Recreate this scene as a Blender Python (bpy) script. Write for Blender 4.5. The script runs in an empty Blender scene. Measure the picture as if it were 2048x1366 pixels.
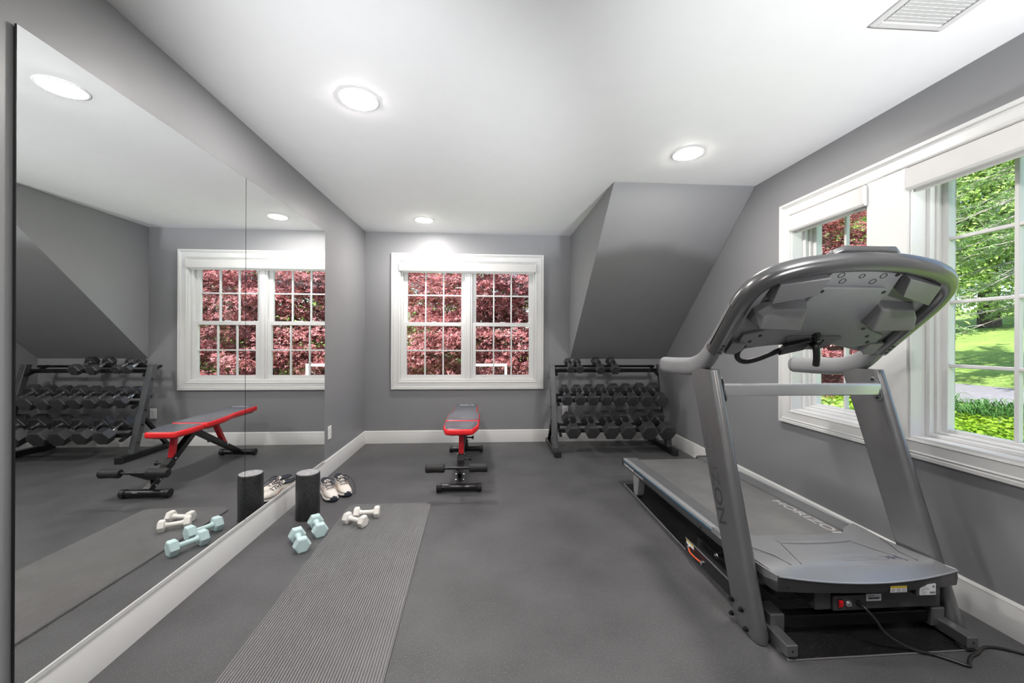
import bpy, bmesh, math, random
import numpy as np
from mathutils import Vector, Matrix

random.seed(7)
RNG = np.random.default_rng(11)
scene = bpy.context.scene
COL = scene.collection

# ------------------------------------------------------------------ camera
F_PX, YAW, ROLL, HORIZON = 802.4, 0.0634, 0.0038, 679.7
cam_d = bpy.data.cameras.new('camera')
cam = bpy.data.objects.new('camera', cam_d)
COL.objects.link(cam)
fw = Vector((math.sin(YAW), math.cos(YAW), 0))
rt = Vector((math.cos(YAW), -math.sin(YAW), 0))
up = Vector((0, 0, 1))
r2 = rt * math.cos(ROLL) + up * math.sin(ROLL)
u2 = -rt * math.sin(ROLL) + up * math.cos(ROLL)
M = Matrix((r2, u2, -fw)).transposed().to_4x4()
M.translation = Vector((0, 0, 1.2))
cam.matrix_world = M
cam_d.sensor_fit = 'HORIZONTAL'
cam_d.sensor_width = 36.0
cam_d.lens = 36.0 * F_PX / 2048
cam_d.shift_y = (HORIZON - 683) / 2048
cam_d.clip_start = 0.02
cam_d.clip_end = 400
scene.camera = cam

# ------------------------------------------------------------------ world, sun, exposure
world = bpy.data.worlds.new('world')
scene.world = world
world.use_nodes = True
wn = world.node_tree
wn.nodes.clear()
wo = wn.nodes.new('ShaderNodeOutputWorld')
wb = wn.nodes.new('ShaderNodeBackground')
ws = wn.nodes.new('ShaderNodeTexSky')
ws.sky_type = 'NISHITA'
ws.sun_disc = False
ws.sun_elevation = math.radians(52)
ws.sun_rotation = math.radians(215)
wb.inputs['Strength'].default_value = 0.25
wn.links.new(ws.outputs[0], wb.inputs[0])
wn.links.new(wb.outputs[0], wo.inputs[0])

sun_d = bpy.data.lights.new('sun', 'SUN')
sun_d.energy = 7.0
sun_d.angle = math.radians(0.6)
sun_d.color = (1.0, 0.96, 0.9)
sun = bpy.data.objects.new('sun', sun_d)
COL.objects.link(sun)
sun.location = (-10, -14, 24)
sun.rotation_euler = Vector((0.42, 0.50, -0.76)).to_track_quat('-Z', 'Y').to_euler()

LAMP_STRENGTH = 240.0
scene.view_settings.view_transform = 'Standard'
scene.view_settings.look = 'None'
scene.view_settings.exposure = 0.58
scene.view_settings.gamma = 1.0
scene.view_settings.use_curve_mapping = False
scene.cycles.max_bounces = 12
scene.cycles.diffuse_bounces = 6
scene.cycles.glossy_bounces = 6
scene.cycles.transparent_max_bounces = 16
scene.cycles.sample_clamp_indirect = 6.0
scene.cycles.use_denoising = True

# ------------------------------------------------------------------ room numbers (metres)
XL, XR, YB, H = -1.397, 2.144, 4.72, 2.44
XC, YS, ZK = 0.992, 3.083, 0.977          # dormer cheek, start of slope, knee height
YF = -2.3                                 # wall behind the camera
WT = 0.17                                 # wall thickness

# ------------------------------------------------------------------ materials
def _n(nt, t, **kw):
    n = nt.nodes.new(t)
    for k, v in kw.items():
        setattr(n, k, v)
    return n

def mat(name, col, rough=0.5, metal=0.0, var=0.0, var_scale=8.0, bump=0.0, bump_scale=200.0,
        spec=0.5, coat=0.0, speck=None, aniso=None):
    m = bpy.data.materials.new(name)
    m.use_nodes = True
    nt = m.node_tree
    b = nt.nodes['Principled BSDF']
    b.inputs['Base Color'].default_value = (*col, 1)
    b.inputs['Roughness'].default_value = rough
    b.inputs['Metallic'].default_value = metal
    b.inputs['Specular IOR Level'].default_value = spec
    b.inputs['Coat Weight'].default_value = coat
    tc = _n(nt, 'ShaderNodeTexCoord')
    last = None
    nz = _n(nt, 'ShaderNodeTexNoise')
    nz.inputs['Scale'].default_value = var_scale
    nz.inputs['Detail'].default_value = 4
    nt.links.new(tc.outputs['Object'], nz.inputs['Vector'])
    rp = _n(nt, 'ShaderNodeValToRGB')
    lo = tuple(max(0, c * (1 - var)) for c in col)
    hi = tuple(min(1, c * (1 + var)) for c in col)
    rp.color_ramp.elements[0].color = (*lo, 1)
    rp.color_ramp.elements[1].color = (*hi, 1)
    rp.color_ramp.elements[0].position = 0.3
    rp.color_ramp.elements[1].position = 0.7
    nt.links.new(nz.outputs['Fac'], rp.inputs['Fac'])
    last = rp.outputs['Color']
    if speck:
        scol, sscale, sthr = speck
        v = _n(nt, 'ShaderNodeTexNoise')
        v.inputs['Scale'].default_value = sscale
        v.inputs['Detail'].default_value = 1
        nt.links.new(tc.outputs['Object'], v.inputs['Vector'])
        r3 = _n(nt, 'ShaderNodeValToRGB')
        r3.color_ramp.elements[0].position = sthr
        r3.color_ramp.elements[1].position = min(1, sthr + 0.06)
        nt.links.new(v.outputs['Fac'], r3.inputs['Fac'])
        mx = _n(nt, 'ShaderNodeMix', data_type='RGBA')
        nt.links.new(r3.outputs['Color'], mx.inputs[0])
        nt.links.new(last, mx.inputs[6])
        mx.inputs[7].default_value = (*scol, 1)
        last = mx.outputs[2]
    nt.links.new(last, b.inputs['Base Color'])
    if bump > 0:
        n2 = _n(nt, 'ShaderNodeTexNoise')
        n2.inputs['Scale'].default_value = bump_scale
        n2.inputs['Detail'].default_value = 3
        nt.links.new(tc.outputs['Object'], n2.inputs['Vector'])
        bp = _n(nt, 'ShaderNodeBump')
        bp.inputs['Strength'].default_value = bump
        bp.inputs['Distance'].default_value = 0.002
        nt.links.new(n2.outputs['Fac'], bp.inputs['Height'])
        nt.links.new(bp.outputs['Normal'], b.inputs['Normal'])
    return m

def emit_mat(name, col, strength):
    m = bpy.data.materials.new(name)
    m.use_nodes = True
    nt = m.node_tree
    nt.nodes.clear()
    o = _n(nt, 'ShaderNodeOutputMaterial')
    e = _n(nt, 'ShaderNodeEmission')
    e.inputs[0].default_value = (*col, 1)
    e.inputs[1].default_value = strength
    nt.links.new(e.outputs[0], o.inputs[0])
    return m

def glass_mat(name):
    m = bpy.data.materials.new(name)
    m.use_nodes = True
    nt = m.node_tree
    nt.nodes.clear()
    o = _n(nt, 'ShaderNodeOutputMaterial')
    t = _n(nt, 'ShaderNodeBsdfTransparent')
    t.inputs[0].default_value = (0.97, 0.985, 0.98, 1)
    g = _n(nt, 'ShaderNodeBsdfGlossy')
    g.inputs['Roughness'].default_value = 0.0
    # two sided Schlick reflectance, the same from either side of the pane
    ge = _n(nt, 'ShaderNodeNewGeometry')
    dt = _n(nt, 'ShaderNodeVectorMath', operation='DOT_PRODUCT')
    nt.links.new(ge.outputs['Incoming'], dt.inputs[0])
    nt.links.new(ge.outputs['Normal'], dt.inputs[1])
    ab = _n(nt, 'ShaderNodeMath', operation='ABSOLUTE')
    nt.links.new(dt.outputs['Value'], ab.inputs[0])
    om = _n(nt, 'ShaderNodeMath', operation='SUBTRACT')
    om.inputs[0].default_value = 1.0
    nt.links.new(ab.outputs[0], om.inputs[1])
    pw = _n(nt, 'ShaderNodeMath', operation='POWER')
    pw.inputs[1].default_value = 5.0
    nt.links.new(om.outputs[0], pw.inputs[0])
    fr = _n(nt, 'ShaderNodeMath', operation='MULTIPLY_ADD')
    fr.inputs[1].default_value = 0.94
    fr.inputs[2].default_value = 0.04
    nt.links.new(pw.outputs[0], fr.inputs[0])
    mx = _n(nt, 'ShaderNodeMixShader')
    nt.links.new(fr.outputs[0], mx.inputs[0])
    nt.links.new(t.outputs[0], mx.inputs[1])
    nt.links.new(g.outputs[0], mx.inputs[2])
    nt.links.new(mx.outputs[0], o.inputs[0])
    return m

def leaf_mat(name, cols, scale=1.2, transl=0.35):
    m = bpy.data.materials.new(name)
    m.use_nodes = True
    nt = m.node_tree
    nt.nodes.clear()
    o = _n(nt, 'ShaderNodeOutputMaterial')
    tc = _n(nt, 'ShaderNodeTexCoord')
    nz = _n(nt, 'ShaderNodeTexNoise')
    nz.inputs['Scale'].default_value = scale
    nz.inputs['Detail'].default_value = 6
    nz.inputs['Roughness'].default_value = 0.8
    nt.links.new(tc.outputs['Object'], nz.inputs['Vector'])
    rp = _n(nt, 'ShaderNodeValToRGB')
    els = rp.color_ramp.elements
    n = len(cols)
    for i in range(n - 2):
        els.new(0.5)
    for i, c in enumerate(cols):
        els[i].position = 0.3 + 0.4 * i / (n - 1)
        els[i].color = (*c, 1)
    nt.links.new(nz.outputs['Fac'], rp.inputs['Fac'])
    d = _n(nt, 'ShaderNodeBsdfPrincipled')
    d.inputs['Roughness'].default_value = 0.45
    d.inputs['Specular IOR Level'].default_value = 0.4
    tr = _n(nt, 'ShaderNodeBsdfTranslucent')
    nt.links.new(rp.outputs[0], d.inputs['Base Color'])
    nt.links.new(rp.outputs[0], tr.inputs[0])
    mx = _n(nt, 'ShaderNodeMixShader')
    mx.inputs[0].default_value = transl
    nt.links.new(d.outputs[0], mx.inputs[1])
    nt.links.new(tr.outputs[0], mx.inputs[2])
    nt.links.new(mx.outputs[0], o.inputs[0])
    return m

MT = {}
MT['wall'] = mat('grey wall paint', (0.25, 0.252, 0.263), 0.42, var=0.02, var_scale=3, bump=0.06, bump_scale=260, spec=0.35)
MT['ceiling'] = mat('white ceiling paint', (0.86, 0.86, 0.87), 0.7, var=0.01, bump=0.03, bump_scale=200)
MT['white'] = mat('white trim enamel', (0.66, 0.66, 0.655), 0.3, var=0.01)
MT['vinyl'] = mat('white window vinyl', (0.66, 0.66, 0.66), 0.35, var=0.01)
MT['shade'] = mat('white blind fabric', (0.62, 0.61, 0.60), 0.7, var=0.02, bump=0.1, bump_scale=600)
MT['rubber'] = mat('rolled rubber floor', (0.078, 0.078, 0.081), 0.45, var=0.22, var_scale=3.0, bump=0.5, bump_scale=330, speck=((0.13, 0.13, 0.135), 190, 0.6))
MT['seam'] = mat('black floor underlay', (0.01, 0.01, 0.01), 0.9)
MT['mirror'] = mat('silvered mirror', (0.93, 0.945, 0.94), 0.0, metal=1.0)
MT['black_edge'] = mat('black mirror edge', (0.02, 0.02, 0.02), 0.4)
MT['lamp_trim'] = mat('white lamp trim', (0.9, 0.9, 0.9), 0.5)
MT['lamp'] = emit_mat('lamp diffuser glow', (1.0, 0.95, 0.90), LAMP_STRENGTH)
MT['glass'] = glass_mat('window glass')
MT['plastic'] = mat('dark grey textured plastic', (0.155, 0.155, 0.16), 0.36, var=0.08, bump=0.25, bump_scale=900)
MT['plastic2'] = mat('mid grey textured plastic', (0.26, 0.263, 0.27), 0.4, var=0.06, bump=0.25, bump_scale=900)
MT['hoodplastic'] = mat('satin hood plastic', (0.42, 0.425, 0.435), 0.36, metal=0.7, var=0.04, bump=0.08, bump_scale=900)
MT['fascia'] = mat('black fascia plastic', (0.05, 0.05, 0.053), 0.33, var=0.06, bump=0.15, bump_scale=900)
MT['gunmetal'] = mat('gunmetal powder coat', (0.24, 0.241, 0.247), 0.34, metal=0.75, var=0.05, bump=0.06, bump_scale=1200)
MT['rim'] = mat('satin graphite rim', (0.19, 0.19, 0.193), 0.25, metal=0.8, var=0.04, bump=0.05, bump_scale=900)
MT['railside'] = mat('black rail plastic', (0.045, 0.045, 0.048), 0.32, var=0.08, bump=0.1, bump_scale=900)
MT['edge_grey'] = mat('pale grey mat edge', (0.22, 0.22, 0.22), 0.35)  # mat edge coloured lighter than the black sheet
MT['silver'] = mat('brushed silver', (0.62, 0.63, 0.65), 0.32, metal=0.7, var=0.03)
MT['chrome'] = mat('chrome', (0.88, 0.88, 0.89), 0.2, metal=1.0)
MT['black_metal'] = mat('black powder coat', (0.010, 0.010, 0.011), 0.24, var=0.15, bump=0.15, bump_scale=800)
MT['hammer'] = mat('hammertone grey steel', (0.08, 0.082, 0.086), 0.3, metal=0.3, var=0.5, var_scale=240, bump=0.6, bump_scale=240)
MT['black_rubber'] = mat('black rubber', (0.012, 0.012, 0.013), 0.45, var=0.15, bump=0.2, bump_scale=500)
MT['head_rubber'] = mat('hex head rubber', (0.030, 0.030, 0.033), 0.33, var=0.15, bump=0.08, bump_scale=500, spec=0.8)
MT['foam'] = mat('black foam', (0.012, 0.012, 0.013), 0.6, var=0.2, bump=0.4, bump_scale=300)
MT['beads'] = mat('moulded bead foam', (0.03, 0.03, 0.032), 0.3, var=0.4, var_scale=90, bump=0.7, bump_scale=240, speck=((0.13, 0.13, 0.135), 260, 0.63))
MT['beadtop'] = mat('cut bead foam', (0.33, 0.33, 0.34), 0.6, var=0.5, var_scale=120, bump=0.5, bump_scale=240)
MT['yoga'] = mat('grey ribbed mat foam', (0.185, 0.184, 0.188), 0.5, var=0.06, var_scale=5)
MT['belt'] = mat('treadmill belt', (0.15, 0.148, 0.146), 0.4, var=0.15, var_scale=6, bump=0.1, bump_scale=700)
MT['footrail'] = mat('ribbed foot rail', (0.16, 0.163, 0.168), 0.36, metal=0.2, var=0.04)
MT['blue'] = mat('blue stripe', (0.03, 0.16, 0.28), 0.4)
MT['pebble'] = mat('pebbled black vinyl', (0.012, 0.012, 0.013), 0.28, var=0.2, bump=1.0, bump_scale=160, speck=((0.1, 0.1, 0.1), 230, 0.66))
MT['red_vinyl'] = mat('red vinyl', (0.80, 0.02, 0.025), 0.33, var=0.03)
MT['black_vinyl'] = mat('black bench vinyl', (0.10, 0.108, 0.13), 0.22, var=0.06, bump=0.1, bump_scale=500)  # lifted blue-grey base puts reflected window light into the black vinyl
MT['red_metal'] = mat('red powder coat', (0.62, 0.02, 0.03), 0.28, var=0.03)
MT['aqua'] = mat('aqua neoprene', (0.56, 0.72, 0.73), 0.55, var=0.03, bump=0.12, bump_scale=600)
MT['ivory'] = mat('ivory neoprene', (0.82, 0.79, 0.75), 0.55, var=0.03, bump=0.12, bump_scale=600)
MT['shoe'] = mat('cream shoe mesh', (0.76, 0.70, 0.65), 0.75, var=0.06, var_scale=40, bump=0.4, bump_scale=700)
MT['shoe_tan'] = mat('tan shoe overlay', (0.62, 0.40, 0.30), 0.6, var=0.06)
MT['midsole'] = mat('off white midsole', (0.82, 0.78, 0.74), 0.6)
MT['navy'] = mat('dark navy lining', (0.018, 0.02, 0.034), 0.75)
MT['plate'] = mat('white outlet plastic', (0.85, 0.85, 0.84), 0.35)
MT['slot'] = mat('dark slot', (0.02, 0.02, 0.02), 0.6)
MT['label_white'] = mat('white label', (0.8, 0.81, 0.84), 0.4)
MT['label_yellow'] = mat('yellow label band', (0.85, 0.62, 0.02), 0.4)
MT['ink'] = mat('dark print ink', (0.05, 0.055, 0.09), 0.5)
MT['grey_ink'] = mat('grey print ink', (0.26, 0.27, 0.29), 0.45, metal=0.3)
MT['light_ink'] = mat('light print ink', (0.42, 0.42, 0.42), 0.5)
MT['white_ink'] = mat('white print ink', (0.85, 0.85, 0.86), 0.5)
MT['red_switch'] = mat('red rocker', (0.8, 0.01, 0.015), 0.25)
MT['orange_wire'] = mat('orange red wire', (0.7, 0.10, 0.03), 0.35)
MT['cable'] = mat('black cable', (0.02, 0.02, 0.02), 0.35)
MT['bark'] = mat('tree bark', (0.09, 0.07, 0.06), 0.9, var=0.4, var_scale=12, bump=1.0, bump_scale=30)
MT['twig'] = mat('grey twig', (0.42, 0.38, 0.34), 0.9, var=0.2)
MT['lawn'] = mat('lawn grass', (0.19, 0.30, 0.06), 0.9, var=0.4, var_scale=0.8, bump=1.0, bump_scale=40, speck=((0.30, 0.42, 0.10), 18, 0.55))  # coarse noise puts sunlit and shaded patches into the grass colour
MT['asphalt'] = mat('grey asphalt', (0.22, 0.21, 0.23), 0.9, var=0.15, var_scale=20)
MT['maple'] = leaf_mat('red maple leaves', [(0.08, 0.028, 0.03), (0.27, 0.08, 0.085), (0.48, 0.17, 0.17), (0.68, 0.40, 0.43), (0.64, 0.22, 0.14)], 5.0, 0.3)  # pale pinks put sky reflection into the leaf colour
MT['green'] = leaf_mat('green leaves', [(0.15, 0.25, 0.05), (0.29, 0.45, 0.10), (0.46, 0.6, 0.2), (0.58, 0.7, 0.3)], 1.0, 0.35)
MT['darkgreen'] = leaf_mat('needle green', [(0.12, 0.25, 0.07), (0.24, 0.42, 0.13), (0.4, 0.55, 0.24)], 2.0, 0.2)
MT['lily'] = leaf_mat('strap leaves', [(0.04, 0.13, 0.03), (0.10, 0.24, 0.06), (0.2, 0.36, 0.1)], 3.0, 0.3)
MT['cover'] = leaf_mat('ground cover leaves', [(0.10, 0.22, 0.01), (0.25, 0.42, 0.03), (0.4, 0.55, 0.06)], 2.0, 0.3)

# ------------------------------------------------------------------ mesh builder
class MB:
    def __init__(s):
        s.v = []
        s.f = []

    def add(s, vs, fs):
        o = len(s.v)
        s.v += [tuple(x) for x in vs]
        s.f += [tuple(i + o for i in f) for f in fs]
        return s

    def box(s, x0, x1, y0, y1, z0, z1, M=None):
        p = [(x0, y0, z0), (x1, y0, z0), (x1, y1, z0), (x0, y1, z0), (x0, y0, z1), (x1, y0, z1), (x1, y1, z1), (x0, y1, z1)]
        if M is not None:
            p = [M @ Vector(q) for q in p]
        return s.add(p, [(0, 3, 2, 1), (4, 5, 6, 7), (0, 1, 5, 4), (1, 2, 6, 5), (2, 3, 7, 6), (3, 0, 4, 7)])

    def loft(s, rings, cap=True, closed=False):
        n = len(rings[0])
        vs = [p for r in rings for p in r]
        fs = []
        m = len(rings)
        for i in range(m if closed else m - 1):
            a, b = i * n, ((i + 1) % m) * n
            for j in range(n):
                k = (j + 1) % n
                fs.append((a + j, a + k, b + k, b + j))
        if cap and not closed:
            fs.append(tuple(range(n - 1, -1, -1)))
            fs.append(tuple((m - 1) * n + j for j in range(n)))
        return s.add(vs, fs)

    def prism(s, poly, fn, a, b):
        """poly of 2D points, fn(u, v, w) -> 3D, extruded between w = a and w = b"""
        return s.loft([[fn(u, v, a) for u, v in poly], [fn(u, v, b) for u, v in poly]])

    def tube(s, pts, r, n=12, cap=True, closed=False, rb=None, ref=None, power=2.0):
        pts = [Vector(p) for p in pts]
        m = len(pts)
        rs = r if isinstance(r, (list, tuple)) else [r] * m
        rbs = rb if isinstance(rb, (list, tuple)) else ([rb] * m if rb else rs)
        rings = []
        nrm = None
        for i, p in enumerate(pts):
            if closed:
                t = pts[(i + 1) % m] - pts[i - 1]
            else:
                t = pts[min(i + 1, m - 1)] - pts[max(i - 1, 0)]
            t.normalize()
            if ref is not None:
                a = Vector(ref) - t * t.dot(Vector(ref))
            elif nrm is None:
                q = Vector((0, 0, 1)) if abs(t.z) < 0.9 else Vector((1, 0, 0))
                a = q - t * t.dot(q)
            else:
                a = nrm - t * t.dot(nrm)
            a.normalize()
            nrm = a
            b = t.cross(a)
            ring = []
            for j in range(n):
                c, d = math.cos(2 * math.pi * j / n), math.sin(2 * math.pi * j / n)
                e = 2.0 / power
                cc = math.copysign(abs(c) ** e, c)
                dd = math.copysign(abs(d) ** e, d)
                ring.append(p + a * (rs[i] * cc) + b * (rbs[i] * dd))
            rings.append(ring)
        return s.loft(rings, cap, closed)

    def cyl(s, p0, p1, r, n=16, r1=None):
        return s.tube([p0, p1], [r, r1 if r1 is not None else r], n)

    def lathe(s, prof, n=24, M=None):
        """profile of (r, z) revolved about z"""
        rings = []
        for r, z in prof:
            ring = []
            for j in range(n):
                a = 2 * math.pi * j / n
                p = Vector((r * math.cos(a), r * math.sin(a), z))
                ring.append(M @ p if M is not None else p)
            rings.append(ring)
        return s.loft(rings)

    def build(s, name, m, parent=None, org=(0, 0, 0), smooth=40, bevel=0.0, seg=2, subsurf=0):
        me = bpy.data.meshes.new(name)
        o0 = Vector(org)
        me.from_pydata([tuple(Vector(p) - o0) for p in s.v], [], s.f)
        bm = bmesh.new()
        bm.from_mesh(me)
        bmesh.ops.remove_doubles(bm, verts=bm.verts, dist=1e-6)
        bmesh.ops.recalc_face_normals(bm, faces=bm.faces)
        bm.to_mesh(me)
        bm.free()
        me.materials.append(MT[m] if isinstance(m, str) else m)
        if smooth:
            me.shade_smooth()
            me.set_sharp_from_angle(angle=math.radians(smooth))
        ob = bpy.data.objects.new(name, me)
        COL.objects.link(ob)
        if parent is not None:
            ob.parent = parent
        else:
            ob.location = o0
        if bevel > 0:
            bv = ob.modifiers.new('bevel', 'BEVEL')
            bv.width = bevel
            bv.segments = seg
            bv.limit_method = 'ANGLE'
            bv.angle_limit = math.radians(40)
        if subsurf:
            sb = ob.modifiers.new('subsurf', 'SUBSURF')
            sb.levels = sb.render_levels = subsurf
        return ob


def tag(o, label=None, cat=None, group=None, kind=None):
    if label:
        o['label'] = label
    if cat:
        o['category'] = cat
    if group:
        o['group'] = group
    if kind:
        o['kind'] = kind
    return o


def root(name, loc, label, cat, group=None, kind=None):
    o = bpy.data.objects.new(name, None)
    COL.objects.link(o)
    o.location = loc
    o.empty_display_size = 0.05
    return tag(o, label, cat, group, kind)


def copy_tree(o, parent=None):
    c = o.copy()
    COL.objects.link(c)
    if parent is not None:
        c.parent = parent
    for ch in list(o.children):
        copy_tree(ch, c)
    return c


def text(name, body, m, parent, origin, d, u, height, org=(0, 0, 0), extrude=0.0006, width=None, bold=0.0, shear=0.0, mats=None):
    """flat lettering: origin = lower left corner, d = reading direction, u = letter up"""
    cu = bpy.data.curves.new(name, 'FONT')
    cu.body = body
    cu.size = 1.0
    cu.extrude = 0.0
    cu.offset = bold
    cu.shear = shear
    tmp = bpy.data.objects.new('tmp', cu)
    COL.objects.link(tmp)
    dg = bpy.context.evaluated_depsgraph_get()
    dg.update()
    me = bpy.data.meshes.new_from_object(tmp.evaluated_get(dg))
    bpy.data.objects.remove(tmp)
    bpy.data.curves.remove(cu)
    xs = [v.co.x for v in me.vertices]
    ys = [v.co.y for v in me.vertices]
    x0, x1, y0, y1 = min(xs), max(xs), min(ys), max(ys)
    sy = height / (y1 - y0)
    sx = (width / (x1 - x0)) if width else sy
    d = Vector(d).normalized()
    u = Vector(u).normalized()
    n = d.cross(u)
    o0 = Vector(origin)
    for v in me.vertices:
        v.co = o0 + d * ((v.co.x - x0) * sx) + u * ((v.co.y - y0) * sy) + n * extrude - Vector(org)
    me.name = name
    me.materials.clear()
    me.materials.append(MT[m] if isinstance(m, str) else m)
    ob = bpy.data.objects.new(name, me)
    COL.objects.link(ob)
    if parent is not None:
        ob.parent = parent
    else:
        ob.location = Vector(org)
    return ob


def arc(c, r, a0, a1, n, fn):
    return [fn(c[0] + r * math.cos(math.radians(a0 + (a1 - a0) * i / n)), c[1] + r * math.sin(math.radians(a0 + (a1 - a0) * i / n))) for i in range(n + 1)]


def catmull(pts, k=6):
    P = [Vector(p) for p in pts]
    P = [P[0] * 2 - P[1]] + P + [P[-1] * 2 - P[-2]]
    out = []
    for i in range(1, len(P) - 2):
        for j in range(k):
            t = j / k
            a, b, c, d = P[i - 1], P[i], P[i + 1], P[i + 2]
            out.append(0.5 * ((2 * b) + (c - a) * t + (2 * a - 5 * b + 4 * c - d) * t * t + (3 * b - a - 3 * c + d) * t ** 3))
    out.append(P[-2])
    return out


def rrect(x0, x1, y0, y1, r, n=4):
    out = []
    for cx, cy, a in ((x1 - r, y1 - r, 0), (x0 + r, y1 - r, 90), (x0 + r, y0 + r, 180), (x1 - r, y0 + r, 270)):
        for i in range(n + 1):
            t = math.radians(a + 90 * i / n)
            out.append((cx + r * math.cos(t), cy + r * math.sin(t)))
    return out

# ------------------------------------------------------------------ room shell
def struct(mb, name, m, label, cat, org=(0, 0, 0), **kw):
    return tag(mb.build(name, m, None, org, **kw), label, cat, kind='structure')

# floor: underlay plus rolled rubber sheets laid across the room
fl = struct(MB().box(XL - WT, XR + WT, YF - WT, YB + WT, -0.12, -0.006), 'floor', 'seam', 'dark rubber gym floor across the whole room', 'floor', smooth=0)
edges = [YF, -1.37, -0.15, 1.07, 2.29, 3.51, YB]
for a, b in zip(edges[:-1], edges[1:]):
    MB().box(XL, XR, a + 0.0003, b - 0.0003, -0.006, 0.0).build('rubber_sheet', 'rubber', fl, smooth=0, bevel=0.0008, seg=1)

# openings
BW = (-1.010, 0.583, 0.710, 2.112)           # back window: x0 x1 z0 z1
RWF = (2.125, 2.700, 0.710, 2.085)           # far side window: y0 y1 z0 z1
RWN = (1.260, 1.909, 0.710, 2.085)           # near side window

wl = struct(MB().box(XL - WT, XL, YF - WT, YB + WT, -0.1, H + 0.1), 'wall_left', 'wall', 'smooth grey painted wall behind the mirror', 'wall', smooth=0)
mb = MB()
x0, x1, z0, z1 = BW
mb.box(XL, x0, YB, YB + WT, -0.1, H + 0.1).box(x1, XR, YB, YB + WT, -0.1, H + 0.1)
mb.box(x0, x1, YB, YB + WT, -0.1, z0).box(x0, x1, YB, YB + WT, z1, H + 0.1)
struct(mb, 'wall_back', 'wall', 'grey painted end wall with the wide double window', 'wall', smooth=0)
mb = MB()
mb.box(XR, XR + WT, RWF[1], YB + WT, -0.1, H + 0.1).box(XR, XR + WT, YF - WT, RWN[0], -0.1, H + 0.1)
mb.box(XR, XR + WT, RWN[1], RWF[0], -0.1, H + 0.1)
for a in (RWF, RWN):
    mb.box(XR, XR + WT, a[0], a[1], -0.1, a[2]).box(XR, XR + WT, a[0], a[1], a[3], H + 0.1)
struct(mb, 'wall_right', 'wall', 'grey painted side wall with two tall windows beside the treadmill', 'wall', smooth=0)
struct(MB().box(XL, XR, YF - WT, YF, -0.1, H + 0.1), 'wall_front', 'wall', 'grey painted wall facing the end window', 'wall', smooth=0)
struct(MB().box(XL - WT, XR + WT, YF - WT, YB + WT, H, H + 0.15), 'ceiling', 'ceiling', 'flat white ceiling with round lamps', 'ceiling', smooth=0)
# sloped roof wedge over the dumbbell rack with its triangular dormer cheek
e = 0.002
tri = [(YS, H - e), (YB - e, ZK), (YB - e, H - e)]
struct(MB().prism(tri, lambda u, v, w: (w, u, v), XC, XR - e), 'ceiling_slope', 'wall', 'grey sloped ceiling wedge above the dumbbell rack', 'wall', smooth=0)

# baseboards
BBP = [(0, 0), (0.016, 0), (0.016, 0.118), (0.013, 0.124), (0.013, 0.134), (0.007, 0.142), (0, 0.144)]
def baseboard(name, fn, a, b, label):
    struct(MB().prism(BBP, fn, a, b), name, 'white', label, 'baseboard', smooth=30)
baseboard('baseboard_left', lambda u, v, w: (XL + u, w, v), YF, YB, 'white baseboard along the mirror wall')
baseboard('baseboard_back', lambda u, v, w: (w, YB - u, v), XL, XR, 'white baseboard under the end window')
baseboard('baseboard_right', lambda u, v, w: (XR - u, w, v), YF, YB, 'white baseboard along the treadmill wall')

# ------------------------------------------------------------------ windows
def sweep(mb, rect, prof, fn):
    a0, a1, b0, b1 = rect
    rings = []
    for sa, sb in ((0, 0), (1, 0), (1, 1), (0, 1)):
        rings.append([fn((a1 + o) if sa else (a0 - o), (b1 + o) if sb else (b0 - o), p) for o, p in prof])
    return mb.loft(rings, cap=False, closed=True)

CASE = [(0.0, -0.004), (0.0, 0.014), (0.006, 0.017), (0.012, 0.014), (0.054, 0.017), (0.060, 0.024), (0.066, 0.017), (0.072, 0.026), (0.087, 0.026), (0.087, -0.001)]

def bars(parent, fn, name, m, rects, d0, d1, org, bevel=0.003):
    for (a0, a1, b0, b1) in rects:
        MB().prism([(a0, b0), (a1, b0), (a1, b1), (a0, b1)], fn, d0, d1).build(name, m, parent, org, smooth=0, bevel=bevel)

def sash(win, fn, a0, a1, b0, b1, cols, rows, d0, d1, stile, top, bot, org):
    """sash with frame, muntin bars and panes; depth d0..d1 measured outwards from the wall face"""
    mb = MB()
    for (p, q, r_, t) in ((a0, a0 + stile, b0, b1), (a1 - stile, a1, b0, b1), (a0 + stile, a1 - stile, b0, b0 + bot), (a0 + stile, a1 - stile, b1 - top, b1)):
        mb.prism([(p, r_), (q, r_), (q, t), (p, t)], fn, -d0, -d1)
    s = mb.build('sash', 'vinyl', win, org, smooth=0, bevel=0.003)
    ga0, ga1, gb0, gb1 = a0 + stile, a1 - stile, b0 + bot, b1 - top
    dm = (d0 + d1) / 2
    w, h = (ga1 - ga0) / cols, (gb1 - gb0) / rows
    mw = 0.0085
    for i in range(1, cols):
        x = ga0 + w * i
        MB().prism([(x - mw, gb0), (x + mw, gb0), (x + mw, gb1), (x - mw, gb1)], fn, -(dm - 0.012), -(dm + 0.012)).build('muntin', 'vinyl', s, org, smooth=0, bevel=0.003)
    for i in range(1, rows):
        z = gb0 + h * i
        MB().prism([(ga0, z - mw), (ga1, z - mw), (ga1, z + mw), (ga0, z + mw)], fn, -(dm - 0.011), -(dm + 0.011)).build('muntin', 'vinyl', s, org, smooth=0, bevel=0.003)
    for i in range(cols):
        for j in range(rows):
            pa0, pb0 = ga0 + w * i, gb0 + h * j
            MB().add([fn(pa0, pb0, -dm), fn(pa0 + w, pb0, -dm), fn(pa0 + w, pb0 + h, -dm), fn(pa0, pb0 + h, -dm)], [(0, 1, 2, 3)]).build('pane', 'glass', s, org, smooth=0)
    return s

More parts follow.
